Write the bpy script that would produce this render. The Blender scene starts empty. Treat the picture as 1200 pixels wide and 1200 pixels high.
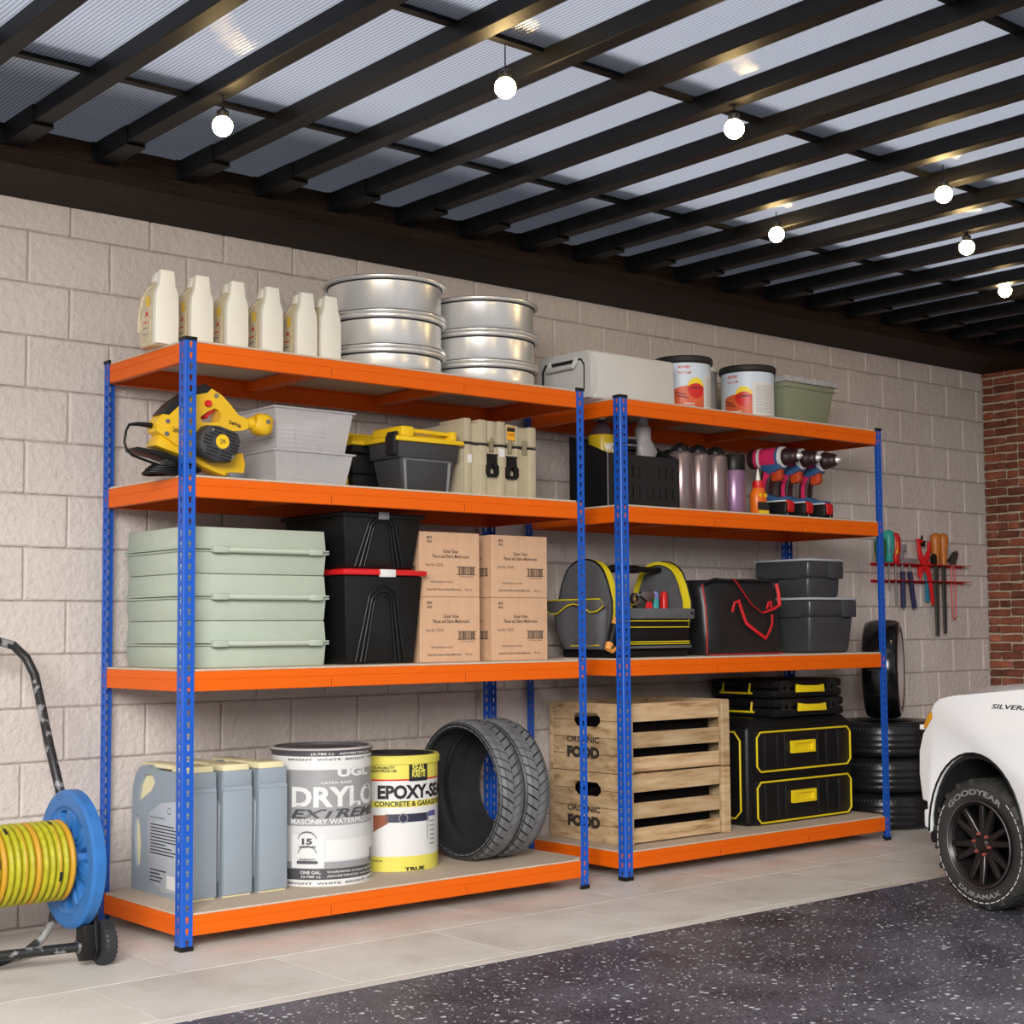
import bpy, bmesh, math, random
from mathutils import Vector, Matrix
from mathutils.geometry import tessellate_polygon
random.seed(7)
S = bpy.context.scene
COL = S.collection
PI = math.pi
R = math.radians

# ------------------------------------------------------------------ camera
cam_d = bpy.data.cameras.new('camera'); cam = bpy.data.objects.new('camera', cam_d); COL.objects.link(cam)
FPX, CX, CY = 1768.27, 597.6, 617.17
YAW, PITCH, ROLL = 0.6998, 0.0684, -0.0073
_f = Vector((math.sin(YAW)*math.cos(PITCH), math.cos(YAW)*math.cos(PITCH), math.sin(PITCH)))
_r0 = Vector((math.cos(YAW), -math.sin(YAW), 0)); _u0 = _r0.cross(_f)
_r = _r0*math.cos(ROLL) + _u0*math.sin(ROLL); _u = _u0*math.cos(ROLL) - _r0*math.sin(ROLL)
cam.matrix_world = Matrix(((_r.x, _u.x, -_f.x, -2.1193), (_r.y, _u.y, -_f.y, -4.0064), (_r.z, _u.z, -_f.z, 0.923), (0, 0, 0, 1)))
cam_d.sensor_width = 36; cam_d.lens = FPX/1200*36
cam_d.shift_x = (600-CX)/1200; cam_d.shift_y = (CY-600)/1200
cam_d.clip_start = .05
S.camera = cam

# ------------------------------------------------------------------ sky, sun, exposure
w = bpy.data.worlds.new('sky'); S.world = w; w.use_nodes = True
bg = w.node_tree.nodes['Background']; bg.inputs[0].default_value = (.92, .95, 1, 1); bg.inputs[1].default_value = .55
sd = bpy.data.lights.new('sun', 'SUN'); sd.energy = 12.5; sd.angle = R(14); sd.color = (1, .95, .88)
so = bpy.data.objects.new('sun', sd); COL.objects.link(so)
so.rotation_euler = Vector((0.12, 1.0, 1.15)).to_track_quat('Z', 'Y').to_euler()   # high sun behind the block wall
ad_ = bpy.data.lights.new('open_side_fill', 'AREA'); ad_.shape = 'RECTANGLE'; ad_.size = 2.8; ad_.size_y = 2.2; ad_.energy = 630; ad_.color = (1, .97, .93)
ao = bpy.data.objects.new('open_side_fill', ad_); COL.objects.link(ao); ao.location = (-3.9, -5.2, 2.75)   # added area lamp, stands in for daylight at the open front corner
ao.rotation_euler = Vector((-3.9-1.0, -5.2-.2, 2.75-.9)).to_track_quat('Z', 'Y').to_euler()
S.view_settings.view_transform = 'Standard'; S.view_settings.look = 'None'
S.view_settings.exposure = 0.0; S.view_settings.gamma = 1; S.view_settings.use_curve_mapping = False
S.cycles.max_bounces = 8; S.cycles.diffuse_bounces = 5; S.cycles.transparent_max_bounces = 8
S.cycles.use_denoising = True

# ------------------------------------------------------------------ materials
def nodes_of(name):
    m = bpy.data.materials.new(name); m.use_nodes = True
    return m, m.node_tree.nodes, m.node_tree.links, m.node_tree.nodes['Principled BSDF']
def mat(name, c, rough=.5, metal=0, vary=.0, vscale=8, bump=0, bscale=60, spec=.5, emit=None, coat=0, rnd=0, stretch=None):
    m, N, L, b = nodes_of(name)
    b.inputs['Roughness'].default_value = rough; b.inputs['Metallic'].default_value = metal
    b.inputs['Specular IOR Level'].default_value = spec; b.inputs['Coat Weight'].default_value = coat
    b.inputs['Base Color'].default_value = (*c, 1)
    co = None
    def coord():
        t = N.new('ShaderNodeTexCoord'); mp = N.new('ShaderNodeMapping'); L.new(t.outputs['Object'], mp.inputs[0])
        if stretch: mp.inputs['Scale'].default_value = stretch
        return mp.outputs[0]
    if vary or rnd:
        co = coord()
        nz = N.new('ShaderNodeTexNoise'); nz.inputs['Scale'].default_value = vscale; nz.inputs['Detail'].default_value = 5
        L.new(co, nz.inputs['Vector'])
        mr = N.new('ShaderNodeMapRange'); mr.inputs[1].default_value = .3; mr.inputs[2].default_value = .7
        mr.inputs[3].default_value = 1-vary; mr.inputs[4].default_value = 1+vary*.6
        L.new(nz.outputs[0], mr.inputs[0])
        fac = mr.outputs[0]
        if rnd:
            oi = N.new('ShaderNodeObjectInfo'); m2 = N.new('ShaderNodeMapRange')
            m2.inputs[3].default_value = 1-rnd; m2.inputs[4].default_value = 1+rnd
            L.new(oi.outputs['Random'], m2.inputs[0])
            mu = N.new('ShaderNodeMath'); mu.operation = 'MULTIPLY'; L.new(fac, mu.inputs[0]); L.new(m2.outputs[0], mu.inputs[1]); fac = mu.outputs[0]
        mx = N.new('ShaderNodeVectorMath'); mx.operation = 'SCALE'; mx.inputs[0].default_value = c
        L.new(fac, mx.inputs['Scale']); L.new(mx.outputs[0], b.inputs['Base Color'])
    if bump:
        co = co or coord()
        nb = N.new('ShaderNodeTexNoise'); nb.inputs['Scale'].default_value = bscale; nb.inputs['Detail'].default_value = 6
        L.new(co, nb.inputs['Vector'])
        bp = N.new('ShaderNodeBump'); bp.inputs['Strength'].default_value = bump; bp.inputs['Distance'].default_value = .01
        L.new(nb.outputs[0], bp.inputs['Height']); L.new(bp.outputs[0], b.inputs['Normal'])
    if emit:
        b.inputs['Emission Color'].default_value = (*c, 1); b.inputs['Emission Strength'].default_value = emit
    return m
def ramp_mat(name, stops, scale, rough=.7, bump=.3, bscale=None, stretch=(1, 1, 1), detail=6, wave=False, rnd=0, dist=.004, world=False):
    """noise (or banded wood) driving a colour ramp"""
    m, N, L, b = nodes_of(name); b.inputs['Roughness'].default_value = rough
    t = N.new('ShaderNodeTexCoord'); mp = N.new('ShaderNodeMapping'); mp.inputs['Scale'].default_value = stretch
    L.new(N.new('ShaderNodeNewGeometry').outputs['Position'] if world else t.outputs['Object'], mp.inputs[0]); vec = mp.outputs[0]
    if rnd:
        oi = N.new('ShaderNodeObjectInfo'); ad = N.new('ShaderNodeVectorMath'); ad.operation = 'MULTIPLY_ADD'
        L.new(oi.outputs['Random'], ad.inputs[0]); ad.inputs[1].default_value = (37, 53, 71); L.new(vec, ad.inputs[2]); vec = ad.outputs[0]
    if wave:
        n = N.new('ShaderNodeTexWave'); n.inputs['Scale'].default_value = scale; n.inputs['Distortion'].default_value = 6
        n.inputs['Detail'].default_value = 3; n.inputs['Detail Scale'].default_value = 1.2
    else:
        n = N.new('ShaderNodeTexNoise'); n.inputs['Scale'].default_value = scale; n.inputs['Detail'].default_value = detail
        n.inputs['Roughness'].default_value = .6
    L.new(vec, n.inputs['Vector'])
    cr = N.new('ShaderNodeValToRGB'); e = cr.color_ramp.elements
    e[0].position, e[0].color = stops[0][0], (*stops[0][1], 1); e[1].position, e[1].color = stops[-1][0], (*stops[-1][1], 1)
    for p, c in stops[1:-1]:
        q = e.new(p); q.color = (*c, 1)
    out = n.outputs['Fac'] if 'Fac' in n.outputs else n.outputs[0]
    L.new(out, cr.inputs[0]); col = cr.outputs[0]
    if rnd:
        m2 = N.new('ShaderNodeMapRange'); m2.inputs[3].default_value = 1-rnd; m2.inputs[4].default_value = 1+rnd*.6; L.new(oi.outputs['Random'], m2.inputs[0])
        sc = N.new('ShaderNodeVectorMath'); sc.operation = 'SCALE'; L.new(col, sc.inputs[0]); L.new(m2.outputs[0], sc.inputs['Scale']); col = sc.outputs[0]
    L.new(col, b.inputs['Base Color'])
    nb = N.new('ShaderNodeTexNoise'); nb.inputs['Scale'].default_value = bscale or scale*3; nb.inputs['Detail'].default_value = 8
    L.new(vec, nb.inputs['Vector']); bp = N.new('ShaderNodeBump'); bp.inputs['Strength'].default_value = bump; bp.inputs['Distance'].default_value = dist
    L.new(nb.outputs[0], bp.inputs['Height']); L.new(bp.outputs[0], b.inputs['Normal'])
    return m

M = {}
M['paint_wall'] = ramp_mat('painted_block', [(.3, (.52, .455, .415)), (.55, (.58, .515, .475)), (.75, (.62, .56, .52))], 1.7, rough=.75, bump=.6, bscale=46, dist=.013, world=True)
M['joint_shade'] = mat('shaded_joint_paint', (.40, .34, .305), .85)  # joint paint darkened for the shade and dirt between blocks
M['brick'] = ramp_mat('red_brick', [(.25, (.08, .026, .016)), (.5, (.22, .062, .032)), (.7, (.30, .095, .05)), (.88, (.40, .27, .19))], 9, rough=.85, bump=.8, bscale=70, rnd=.45, dist=.006)
M['mortar'] = ramp_mat('lime_mortar', [(.3, (.36, .28, .20)), (.7, (.58, .48, .36))], 30, rough=.9, bump=.8, bscale=120)
M['wood_dark'] = ramp_mat('dark_stained_beam', [(.3, (.009, .0055, .0035)), (.7, (.026, .015, .010))], 14, rough=.6, bump=.9, bscale=60, stretch=(.25, 3, 3), dist=.006)
M['wood_dark'].node_tree.nodes['Principled BSDF'].inputs['Specular IOR Level'].default_value = .12
M['black_metal'] = mat('black_coated_metal', (.006, .006, .007), .5, 0, vary=.2, spec=.25)
M['tile'] = ramp_mat('limestone_tile', [(.25, (.56, .50, .44)), (.5, (.69, .65, .59)), (.75, (.76, .73, .68))], 4, rough=.55, bump=.25, bscale=90, rnd=.07, dist=.003)
M['grout'] = mat('grout', (.25, .22, .19), .9)
M['blue'] = mat('blue_powder_coat', (.006, .088, .48), .42, 0)
M['orange'] = mat('orange_powder_coat', (.74, .118, .002), .45, 0, spec=.25)
M['board'] = ramp_mat('chipboard', [(.3, (.47, .37, .275)), (.7, (.64, .53, .42))], 160, rough=.8, bump=.2, bscale=220)
M['black'] = mat('black_plastic', (.0055, .0055, .006), .42, spec=.35)
M['black_matte'] = mat('black_matte', (.008, .008, .008), .8)
M['rubber'] = mat('rubber', (.022, .023, .026), .55, vary=.25, vscale=12)
M['rubber_gray'] = mat('worn_rubber', (.15, .156, .165), .5, vary=.2, vscale=14)
M['gloss_black'] = mat('gloss_black', (.006, .006, .007), .18)
M['white'] = mat('white_print', (.70, .70, .69), .5)
M['red'] = mat('red_plastic', (.62, .012, .014), .35)
M['yellow'] = mat('yellow_plastic', (.80, .52, .012), .38)
M['darkgray'] = mat('dark_grey_plastic', (.042, .043, .046), .38)
M['charcoal'] = mat('charcoal_plastic', (.014, .0145, .016), .38, spec=.4)
M['gray'] = mat('mid_grey', (.22, .22, .23), .45)
M['ink'] = mat('black_ink', (.012, .012, .014), .6)
M['steel'] = mat('polished_steel', (.84, .835, .82), .30, .58)
M['steel_dark'] = mat('dull_steel', (.35, .35, .36), .35, 1)
M['cream'] = mat('cream_plastic', (.78, .70, .42), .45)
M['offwhite'] = mat('off_white_plastic', (.80, .77, .68), .45)
M['beige'] = mat('beige_plastic', (.58, .50, .34), .45, vary=.12, vscale=14)

def terrazzo():
    m, N, L, b = nodes_of('dark_speckled_stone'); b.inputs['Roughness'].default_value = .42
    t = N.new('ShaderNodeTexCoord')
    oi = N.new('ShaderNodeObjectInfo'); ad = N.new('ShaderNodeVectorMath'); ad.operation = 'MULTIPLY_ADD'
    L.new(oi.outputs['Random'], ad.inputs[0]); ad.inputs[1].default_value = (31, 17, 0); L.new(t.outputs['Object'], ad.inputs[2]); vec = ad.outputs[0]
    def mix(fac, a, c):
        x = N.new('ShaderNodeMix'); x.data_type = 'RGBA'; L.new(fac, x.inputs[0])
        (L.new(a, x.inputs[6]) if not isinstance(a, tuple) else setattr(x.inputs[6], 'default_value', a)); x.inputs[7].default_value = c; return x.outputs[2]
    def spots(scale, lo, thr, soft=.04):
        v = N.new('ShaderNodeTexVoronoi'); v.inputs['Scale'].default_value = scale; L.new(vec, v.inputs['Vector'])
        sx = N.new('ShaderNodeSeparateColor'); L.new(v.outputs['Color'], sx.inputs[0])
        g = N.new('ShaderNodeMath'); g.operation = 'GREATER_THAN'; g.inputs[1].default_value = lo; L.new(sx.outputs[0], g.inputs[0])
        d = N.new('ShaderNodeMapRange'); d.inputs[1].default_value = thr+soft; d.inputs[2].default_value = thr; L.new(v.outputs['Distance'], d.inputs[0])
        k = N.new('ShaderNodeMath'); k.operation = 'MULTIPLY'; L.new(g.outputs[0], k.inputs[0]); L.new(d.outputs[0], k.inputs[1]); return k.outputs[0]
    nz = N.new('ShaderNodeTexNoise'); nz.inputs['Scale'].default_value = 3.2; nz.inputs['Detail'].default_value = 8; L.new(vec, nz.inputs['Vector'])
    cr = N.new('ShaderNodeValToRGB'); e = cr.color_ramp.elements
    e[0].position, e[0].color = .35, (.034, .032, .043, 1); e[1].position, e[1].color = .70, (.112, .108, .135, 1)
    L.new(nz.outputs[0], cr.inputs[0]); c = cr.outputs[0]
    c = mix(spots(75, .45, .30), c, (.018, .016, .020, 1))
    c = mix(spots(140, .50, .32), c, (.20, .20, .24, 1))
    c = mix(spots(38, .80, .25), c, (.62, .63, .68, 1))
    c = mix(spots(95, .88, .30), c, (.75, .75, .78, 1))
    L.new(c, b.inputs['Base Color']); return m
M['terrazzo'] = terrazzo()

def polycarb():
    m, N, L, b = nodes_of('ribbed_polycarbonate')
    t = N.new('ShaderNodeTexCoord'); wv = N.new('ShaderNodeTexWave'); wv.wave_type = 'BANDS'; wv.bands_direction = 'X'
    wv.inputs['Scale'].default_value = 26; wv.inputs['Distortion'].default_value = 0; L.new(t.outputs['Object'], wv.inputs['Vector'])
    cr = N.new('ShaderNodeValToRGB'); e = cr.color_ramp.elements
    e[0].position, e[0].color = .05, (.25, .265, .305, 1); e[1].position, e[1].color = .6, (.43, .45, .495, 1)
    L.new(wv.outputs['Fac'], cr.inputs[0])
    tr = N.new('ShaderNodeBsdfTranslucent'); L.new(cr.outputs[0], tr.inputs[0])
    gl = N.new('ShaderNodeBsdfGlossy'); gl.inputs['Roughness'].default_value = .12; gl.inputs[0].default_value = (.9, .9, .9, 1)
    bp = N.new('ShaderNodeBump'); bp.inputs['Strength'].default_value = .5; bp.inputs['Distance'].default_value = .004
    L.new(wv.outputs['Fac'], bp.inputs['Height']); L.new(bp.outputs[0], gl.inputs['Normal'])
    mx = N.new('ShaderNodeMixShader'); mx.inputs[0].default_value = .06
    L.new(tr.outputs[0], mx.inputs[1]); L.new(gl.outputs[0], mx.inputs[2])
    L.new(mx.outputs[0], N['Material Output'].inputs[0]); return m
M['polycarb'] = polycarb()
def clear_plastic():
    m, N, L, b = nodes_of('frosted_clear_plastic')
    b.inputs['Base Color'].default_value = (.62, .61, .62, 1); b.inputs['Roughness'].default_value = .3
    tp = N.new('ShaderNodeBsdfTransparent'); tp.inputs[0].default_value = (.92, .92, .93, 1)
    mx = N.new('ShaderNodeMixShader'); mx.inputs[0].default_value = .38
    L.new(b.outputs[0], mx.inputs[1]); L.new(tp.outputs[0], mx.inputs[2]); L.new(mx.outputs[0], N['Material Output'].inputs[0]); return m
M['clear'] = clear_plastic()
def pine():
    return ramp_mat('pine', [(.27, (.22, .105, .04)), (.43, (.50, .33, .17)), (.58, (.60, .43, .25)), (.8, (.70, .54, .34))], 3.2, rough=.65, bump=.35, bscale=50, stretch=(1.6, 4, 14), wave=False, rnd=.16)
M['pine'] = pine()

# ------------------------------------------------------------------ mesh builder
class B:
    """collects shapes and links them as ONE mesh object"""
    def __init__(s): s.v = []; s.f = []; s.m = []
    def add(s, verts, faces, mi=0, T=None):
        o = len(s.v)
        s.v += [tuple(T @ Vector(p)) for p in verts] if T else [tuple(p) for p in verts]
        for f in faces: s.f.append([i+o for i in f]); s.m.append(mi)
        return s
    def _bm(s, bm, mi, T=None):
        bm.verts.index_update()
        s.add([v.co for v in bm.verts], [[v.index for v in f.verts] for f in bm.faces], mi, T); bm.free()
        return s
    def hexa(s, P, bev=0, seg=2, mi=0, T=None):
        F = [(0, 3, 2, 1), (4, 5, 6, 7), (0, 1, 5, 4), (1, 2, 6, 5), (2, 3, 7, 6), (3, 0, 4, 7)]
        if not bev: return s.add(P, F, mi, T)
        bm = bmesh.new(); vs = [bm.verts.new(p) for p in P]
        for f in F: bm.faces.new([vs[i] for i in f])
        bmesh.ops.bevel(bm, geom=bm.edges[:], offset=bev, segments=seg, profile=.5, affect='EDGES', clamp_overlap=True)
        return s._bm(bm, mi, T)
    def box(s, x0, x1, y0, y1, z0, z1, bev=0, seg=2, mi=0, T=None):
        return s.hexa([(x0, y0, z0), (x1, y0, z0), (x1, y1, z0), (x0, y1, z0), (x0, y0, z1), (x1, y0, z1), (x1, y1, z1), (x0, y1, z1)], bev, seg, mi, T)
    def frus(s, a, b, bev=0, seg=2, mi=0, T=None):
        """a, b = (x0,x1,y0,y1,z): tapered box"""
        P = [(a[0], a[2], a[4]), (a[1], a[2], a[4]), (a[1], a[3], a[4]), (a[0], a[3], a[4]), (b[0], b[2], b[4]), (b[1], b[2], b[4]), (b[1], b[3], b[4]), (b[0], b[3], b[4])]
        return s.hexa(P, bev, seg, mi, T)
    def lathe(s, prof, c=(0, 0, 0), axis='z', n=32, mi=0, mis=None, T=None, a0=0, a1=2*PI, closed=False):
        """prof = [(r, h)]; mis = a material index per profile segment"""
        full = abs(a1-a0-2*PI) < 1e-6; k = n if full else n+1
        V = []
        for r, h in prof:
            for i in range(k):
                a = a0+(a1-a0)*i/n; p, q = r*math.cos(a), r*math.sin(a)
                d = (p, q, h) if axis == 'z' else ((h, p, q) if axis == 'x' else (q, h, p))
                V.append((d[0]+c[0], d[1]+c[1], d[2]+c[2]))
        P = list(range(len(prof)-1))
        for j in P:
            F = []
            for i in range(n):
                i2 = (i+1) % k; a, b_, c_, d_ = j*k+i, j*k+i2, (j+1)*k+i2, (j+1)*k+i
                if prof[j][0] < 1e-7: F.append((a, c_, d_))
                elif prof[j+1][0] < 1e-7: F.append((a, b_, d_))
                else: F.append((a, b_, c_, d_))
            used = sorted({q for f in F for q in f}); mp = {q: t for t, q in enumerate(used)}
            if mis is None and j == 0: pass
            if mis is not None: s.add([V[q] for q in used], [[mp[q] for q in f] for f in F], mis[j], T)
            else:
                if j == 0: allF = []
                allF += F
        if mis is None: s.add(V, allF, mi, T)
        return s
    def tube(s, pts, r, n=8, closed=False, mi=0, T=None, sy=1.0):
        pts = [Vector(p) for p in pts]; V = []; N = len(pts); up = None
        rr = r if isinstance(r, (list, tuple)) else [r]*N
        for i, p in enumerate(pts):
            a = pts[(i-1) % N] if (closed or i) else pts[0]; b = pts[(i+1) % N] if (closed or i < N-1) else pts[-1]
            t = (b-a).normalized()
            if up is None: up = Vector((0, 0, 1)) if abs(t.z) < .9 else Vector((0, 1, 0))
            x = t.cross(up)
            x = x.normalized() if x.length > 1e-6 else t.orthogonal().normalized()
            y = x.cross(t); up = y
            for k in range(n):
                g = 2*PI*k/n; V.append(p+x*(rr[i]*math.cos(g))+y*(rr[i]*sy*math.sin(g)))
        F = [(i*n+k, ((i+1) % N)*n+k, ((i+1) % N)*n+(k+1) % n, i*n+(k+1) % n) for i in range(N if closed else N-1) for k in range(n)]
        if not closed: F += [tuple(range(n)), tuple((N-1)*n+n-1-k for k in range(n))]
        return s.add(V, F, mi, T)
    def prism(s, loops, plane, d0, d1, mi=0, T=None, bev=0):
        """outer loop (and holes) in a plane, extruded from d0 to d1"""
        if not isinstance(loops[0][0], (tuple, list)): loops = [loops]
        def at(a, b, d): return (a, d, b) if plane == 'xz' else ((d, a, b) if plane == 'yz' else (a, b, d))
        flat = [p for l in loops for p in l]; n = len(flat)
        if bev and len(loops) == 1:
            bm = bmesh.new(); A = [bm.verts.new(at(a, b, d0)) for a, b in flat]; C = [bm.verts.new(at(a, b, d1)) for a, b in flat]
            bm.faces.new(A); bm.faces.new(C[::-1])
            for i in range(n): bm.faces.new((A[i], C[i], C[(i+1) % n], A[(i+1) % n]))
            bmesh.ops.recalc_face_normals(bm, faces=bm.faces[:])
            e = [x for x in bm.edges if (x.verts[0] in A) == (x.verts[1] in A)]
            bmesh.ops.bevel(bm, geom=e, offset=bev, segments=2, profile=.5, affect='EDGES', clamp_overlap=True)
            return s._bm(bm, mi, T)
        tri = tessellate_polygon([[Vector((a, b, 0)) for a, b in l] for l in loops])
        V = [at(a, b, d0) for a, b in flat]+[at(a, b, d1) for a, b in flat]
        F = [tuple(t) for t in tri]+[tuple(i+n for i in t[::-1]) for t in tri]
        o = 0
        for l in loops:
            k = len(l)
            for i in range(k): F.append((o+i, o+(i+1) % k, n+o+(i+1) % k, n+o+i))
            o += k
        return s.add(V, F, mi, T)
    def loft(s, secs, n=20, mi=0, T=None, cap=True):
        """secs = (cx, cy, hx, hy, z, power): stacked rounded rectangles"""
        V = []
        for cx, cy, hx, hy, z, pw in secs:
            for i in range(n):
                a = 2*PI*(i+.5)/n; c_, s_ = math.cos(a), math.sin(a)
                V.append((cx+hx*math.copysign(abs(c_)**(2/pw), c_), cy+hy*math.copysign(abs(s_)**(2/pw), s_), z))
        k = len(secs)
        F = [(j*n+i, j*n+(i+1) % n, (j+1)*n+(i+1) % n, (j+1)*n+i) for j in range(k-1) for i in range(n)]
        if cap: F += [tuple(range(n-1, -1, -1)), tuple((k-1)*n+i for i in range(n))]
        return s.add(V, F, mi, T)
    def ball(s, c, r, n=16, mi=0, sz=1.0):
        return s.lathe([(r*math.sin(PI*i/n) if 0 < i < n else 0, -r*sz*math.cos(PI*i/n)) for i in range(n+1)], c, n=n*2, mi=mi)
    def text(s, body, w, h, f, mi=0, bold=.0, shear=0, n=3):
        """flat lettering fitted to w x h, mapped by f(u, v), u 0..w, v 0..h"""
        c = bpy.data.curves.new('lettering', 'FONT'); c.body = body; c.offset = bold; c.shear = shear; c.resolution_u = n
        o = bpy.data.objects.new('lettering', c); me = o.to_mesh()
        if len(me.vertices):
            P = [v.co.copy() for v in me.vertices]
            x0, x1 = min(p.x for p in P), max(p.x for p in P); y0, y1 = min(p.y for p in P), max(p.y for p in P)
            s.add([f((p.x-x0)/(x1-x0)*w, (p.y-y0)/max(y1-y0, 1e-6)*h) for p in P], [tuple(q.vertices) for q in me.polygons], mi)
        o.to_mesh_clear(); bpy.data.objects.remove(o); bpy.data.curves.remove(c); return s
    def quad(s, u0, u1, v0, v1, f, n=1, mi=0):
        V = []; 
        for i in range(n+1):
            u = u0+(u1-u0)*i/n; V += [f(u, v0), f(u, v1)]
        return s.add(V, [(2*i, 2*i+2, 2*i+3, 2*i+1) for i in range(n)], mi)
    def mesh(s, name, mats, ang=35):
        me = bpy.data.meshes.new(name); me.from_pydata(s.v, [], s.f)
        for m in (mats if isinstance(mats, (list, tuple)) else [mats]): me.materials.append(m if not isinstance(m, str) else M[m])
        me.polygons.foreach_set('material_index', s.m)
        bm = bmesh.new(); bm.from_mesh(me); bmesh.ops.recalc_face_normals(bm, faces=bm.faces[:]); bm.to_mesh(me); bm.free()
        me.polygons.foreach_set('use_smooth', [True]*len(me.polygons)); me.set_sharp_from_angle(angle=R(ang)); me.update(); return me
    def obj(s, name, mats, parent=None, label=None, kind=None, ang=35):
        return link(name, s.mesh(name, mats, ang), parent, label, kind)
def link(name, me, parent=None, label=None, kind=None):
    o = bpy.data.objects.new(name, me); COL.objects.link(o)
    if parent: o.parent = parent
    if label: o['label'] = label
    if kind: o['kind'] = kind
    return o
def thing(name, label, cat, loc=(0, 0, 0), rz=0, group=None, kind=None):
    o = bpy.data.objects.new(name, None); COL.objects.link(o); o.location = loc; o.rotation_euler = (0, 0, rz); o.empty_display_size = .05
    o['label'] = label; o['category'] = cat
    if group: o['group'] = group
    if kind: o['kind'] = kind
    return o
def setting(name, label=None):
    o = bpy.data.objects.new(name, None); COL.objects.link(o); o['kind'] = 'structure'; o.empty_display_size = .05
    if label: o['label'] = label
    return o
def dup(src, loc, label, rz=None):
    r = src.copy(); COL.objects.link(r); r.location = loc; r['label'] = label
    if rz is not None: r.rotation_euler = (0, 0, rz)
    for ch in list(src.children):
        c = ch.copy(); COL.objects.link(c); c.parent = r
        for g in list(ch.children):
            d = g.copy(); COL.objects.link(d); d.parent = c
    return r
def strip(b, f, us, lo, hi, mi=0):
    """print between two curves, in narrow columns so that it follows a round tin"""
    n = len(us)
    return b.add([f(u, lo(u)) for u in us]+[f(u, hi(u)) for u in us], [(i, i+1, n+i+1, n+i) for i in range(n-1)], mi)
def lin(a, b, n): return [a+(b-a)*i/n for i in range(n+1)]
def front(x0, y, z0): return lambda u, v: (x0+u, y, z0+v)             # print on a face that looks to -y
def left(x, y0, z0): return lambda u, v: (x, y0-u, z0+v)              # print on a face that looks to -x
def wrap(cx, cy, rad, a0, z0): return lambda u, v: (cx+rad*math.sin(a0+u/rad), cy-rad*math.cos(a0+u/rad), z0+v)
ZS = (.107, .8145, 1.389, 1.793)                                       # tops of the four shelf boards

# ================================================================== SETTING
# ---- floor: pale stone tiles by the wall, dark speckled stone in front
floor = setting('floor')
B().box(-3.2, 5.4, -5.2, .8, -.08, -.0016).obj('slab', 'grout', floor)
B().box(-3.2, 5.16, -5.2, -.7015, -.02, -.0012).obj('dark_bed', 'black_matte', floor)
def tile_mesh(wx, wy, m, h=.0022):
    return B().frus((0, wx, 0, wy, -h), (.0004, wx-.0004, .0004, wy-.0004, 0)).mesh('tile', m)
tm = {}
def lay(x, y, wx, wy, m):
    k = (round(wx, 3), round(wy, 3), m)
    if k not in tm: tm[k] = tile_mesh(wx, wy, m)
    o = link('tile', tm[k], floor); o.location = (x, y, random.uniform(-.0004, 0)); return o
for j, (ya, yb, off) in enumerate(((.232, .60, .42), (-.228, .228, .165+.28), (-.652, -.232, .165))):
    x = off-.56*7
    while x < 5.15:
        x0, x1 = max(x, -3.0), min(x+.558, 5.15)
        if x1-x0 > .03: lay(x0, ya, x1-x0, yb-ya, 'tile')
        x += .56
for i in range(7): lay(-3.0+i*1.17, -.70, 1.167, .045, 'tile')
for j in range(5):
    x = .26-.78*5+(.0 if j % 2 == 0 else 0.0); y = -.703-.97*(j+1)
    while x < 5.15:
        x0, x1 = max(x, -3.1), min(x+.776, 5.15)
        if x1-x0 > .03: lay(x0, y+.004, x1-x0, .966, 'terrazzo')
        x += .78

# ---- back wall: painted concrete blocks
wall = setting('wall_back')
B().box(-3.2, 5.3, .604, .80, -.08, 3.5).obj('wall_core', 'joint_shade', wall)
ROW, BW = .1685, .28
def block_mesh(wd, seed):
    rnd = random.Random(seed); h = ROW-.006
    b = B(); bm = bmesh.new(); nx, nz = 5, 3
    ux = [0, .005]+[wd*i/4 for i in (1, 2, 3)]+[wd-.005, wd]; uz = [0, .005, h*.35, h*.68, h-.005, h]
    if wd < .05: ux = [0, .005, wd-.005, wd]
    nx, nz = len(ux)-1, len(uz)-1
    g = [[bm.verts.new((ux[i]+(rnd.uniform(-.0015, .0015) if 1 < i < nx-1 else 0), (-.0075+rnd.uniform(-.0006, .0006)), uz[j]+(rnd.uniform(-.0015, .0015) if 0 < j < nz and 0 < i < nx else 0))) for i in range(nx+1)] for j in range(nz+1)]
    for j in range(nz):
        for i in range(nx): bm.faces.new((g[j][i], g[j][i+1], g[j+1][i+1], g[j+1][i]))
    for j in (0, nz):
        for i in range(nx+1): g[j][i].co.y += .003
    for i in (0, nx):
        for j in range(nz+1): g[j][i].co.y += .003
    e = bmesh.ops.extrude_edge_only(bm, edges=[x for x in bm.edges if x.is_boundary])
    for v in [q for q in e['geom'] if isinstance(q, bmesh.types.BMVert)]:
        v.co.y = .004; v.co.x = -.003 if v.co.x < .001 else (wd+.003 if v.co.x > wd-.001 else v.co.x); v.co.z = -.003 if v.co.z < .001 else (h+.003 if v.co.z > h-.001 else v.co.z)
    return b._bm(bm, 0).mesh('block', 'paint_wall', 22)
full = [block_mesh(BW-.006, k) for k in range(6)]
stuff = B()
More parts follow.
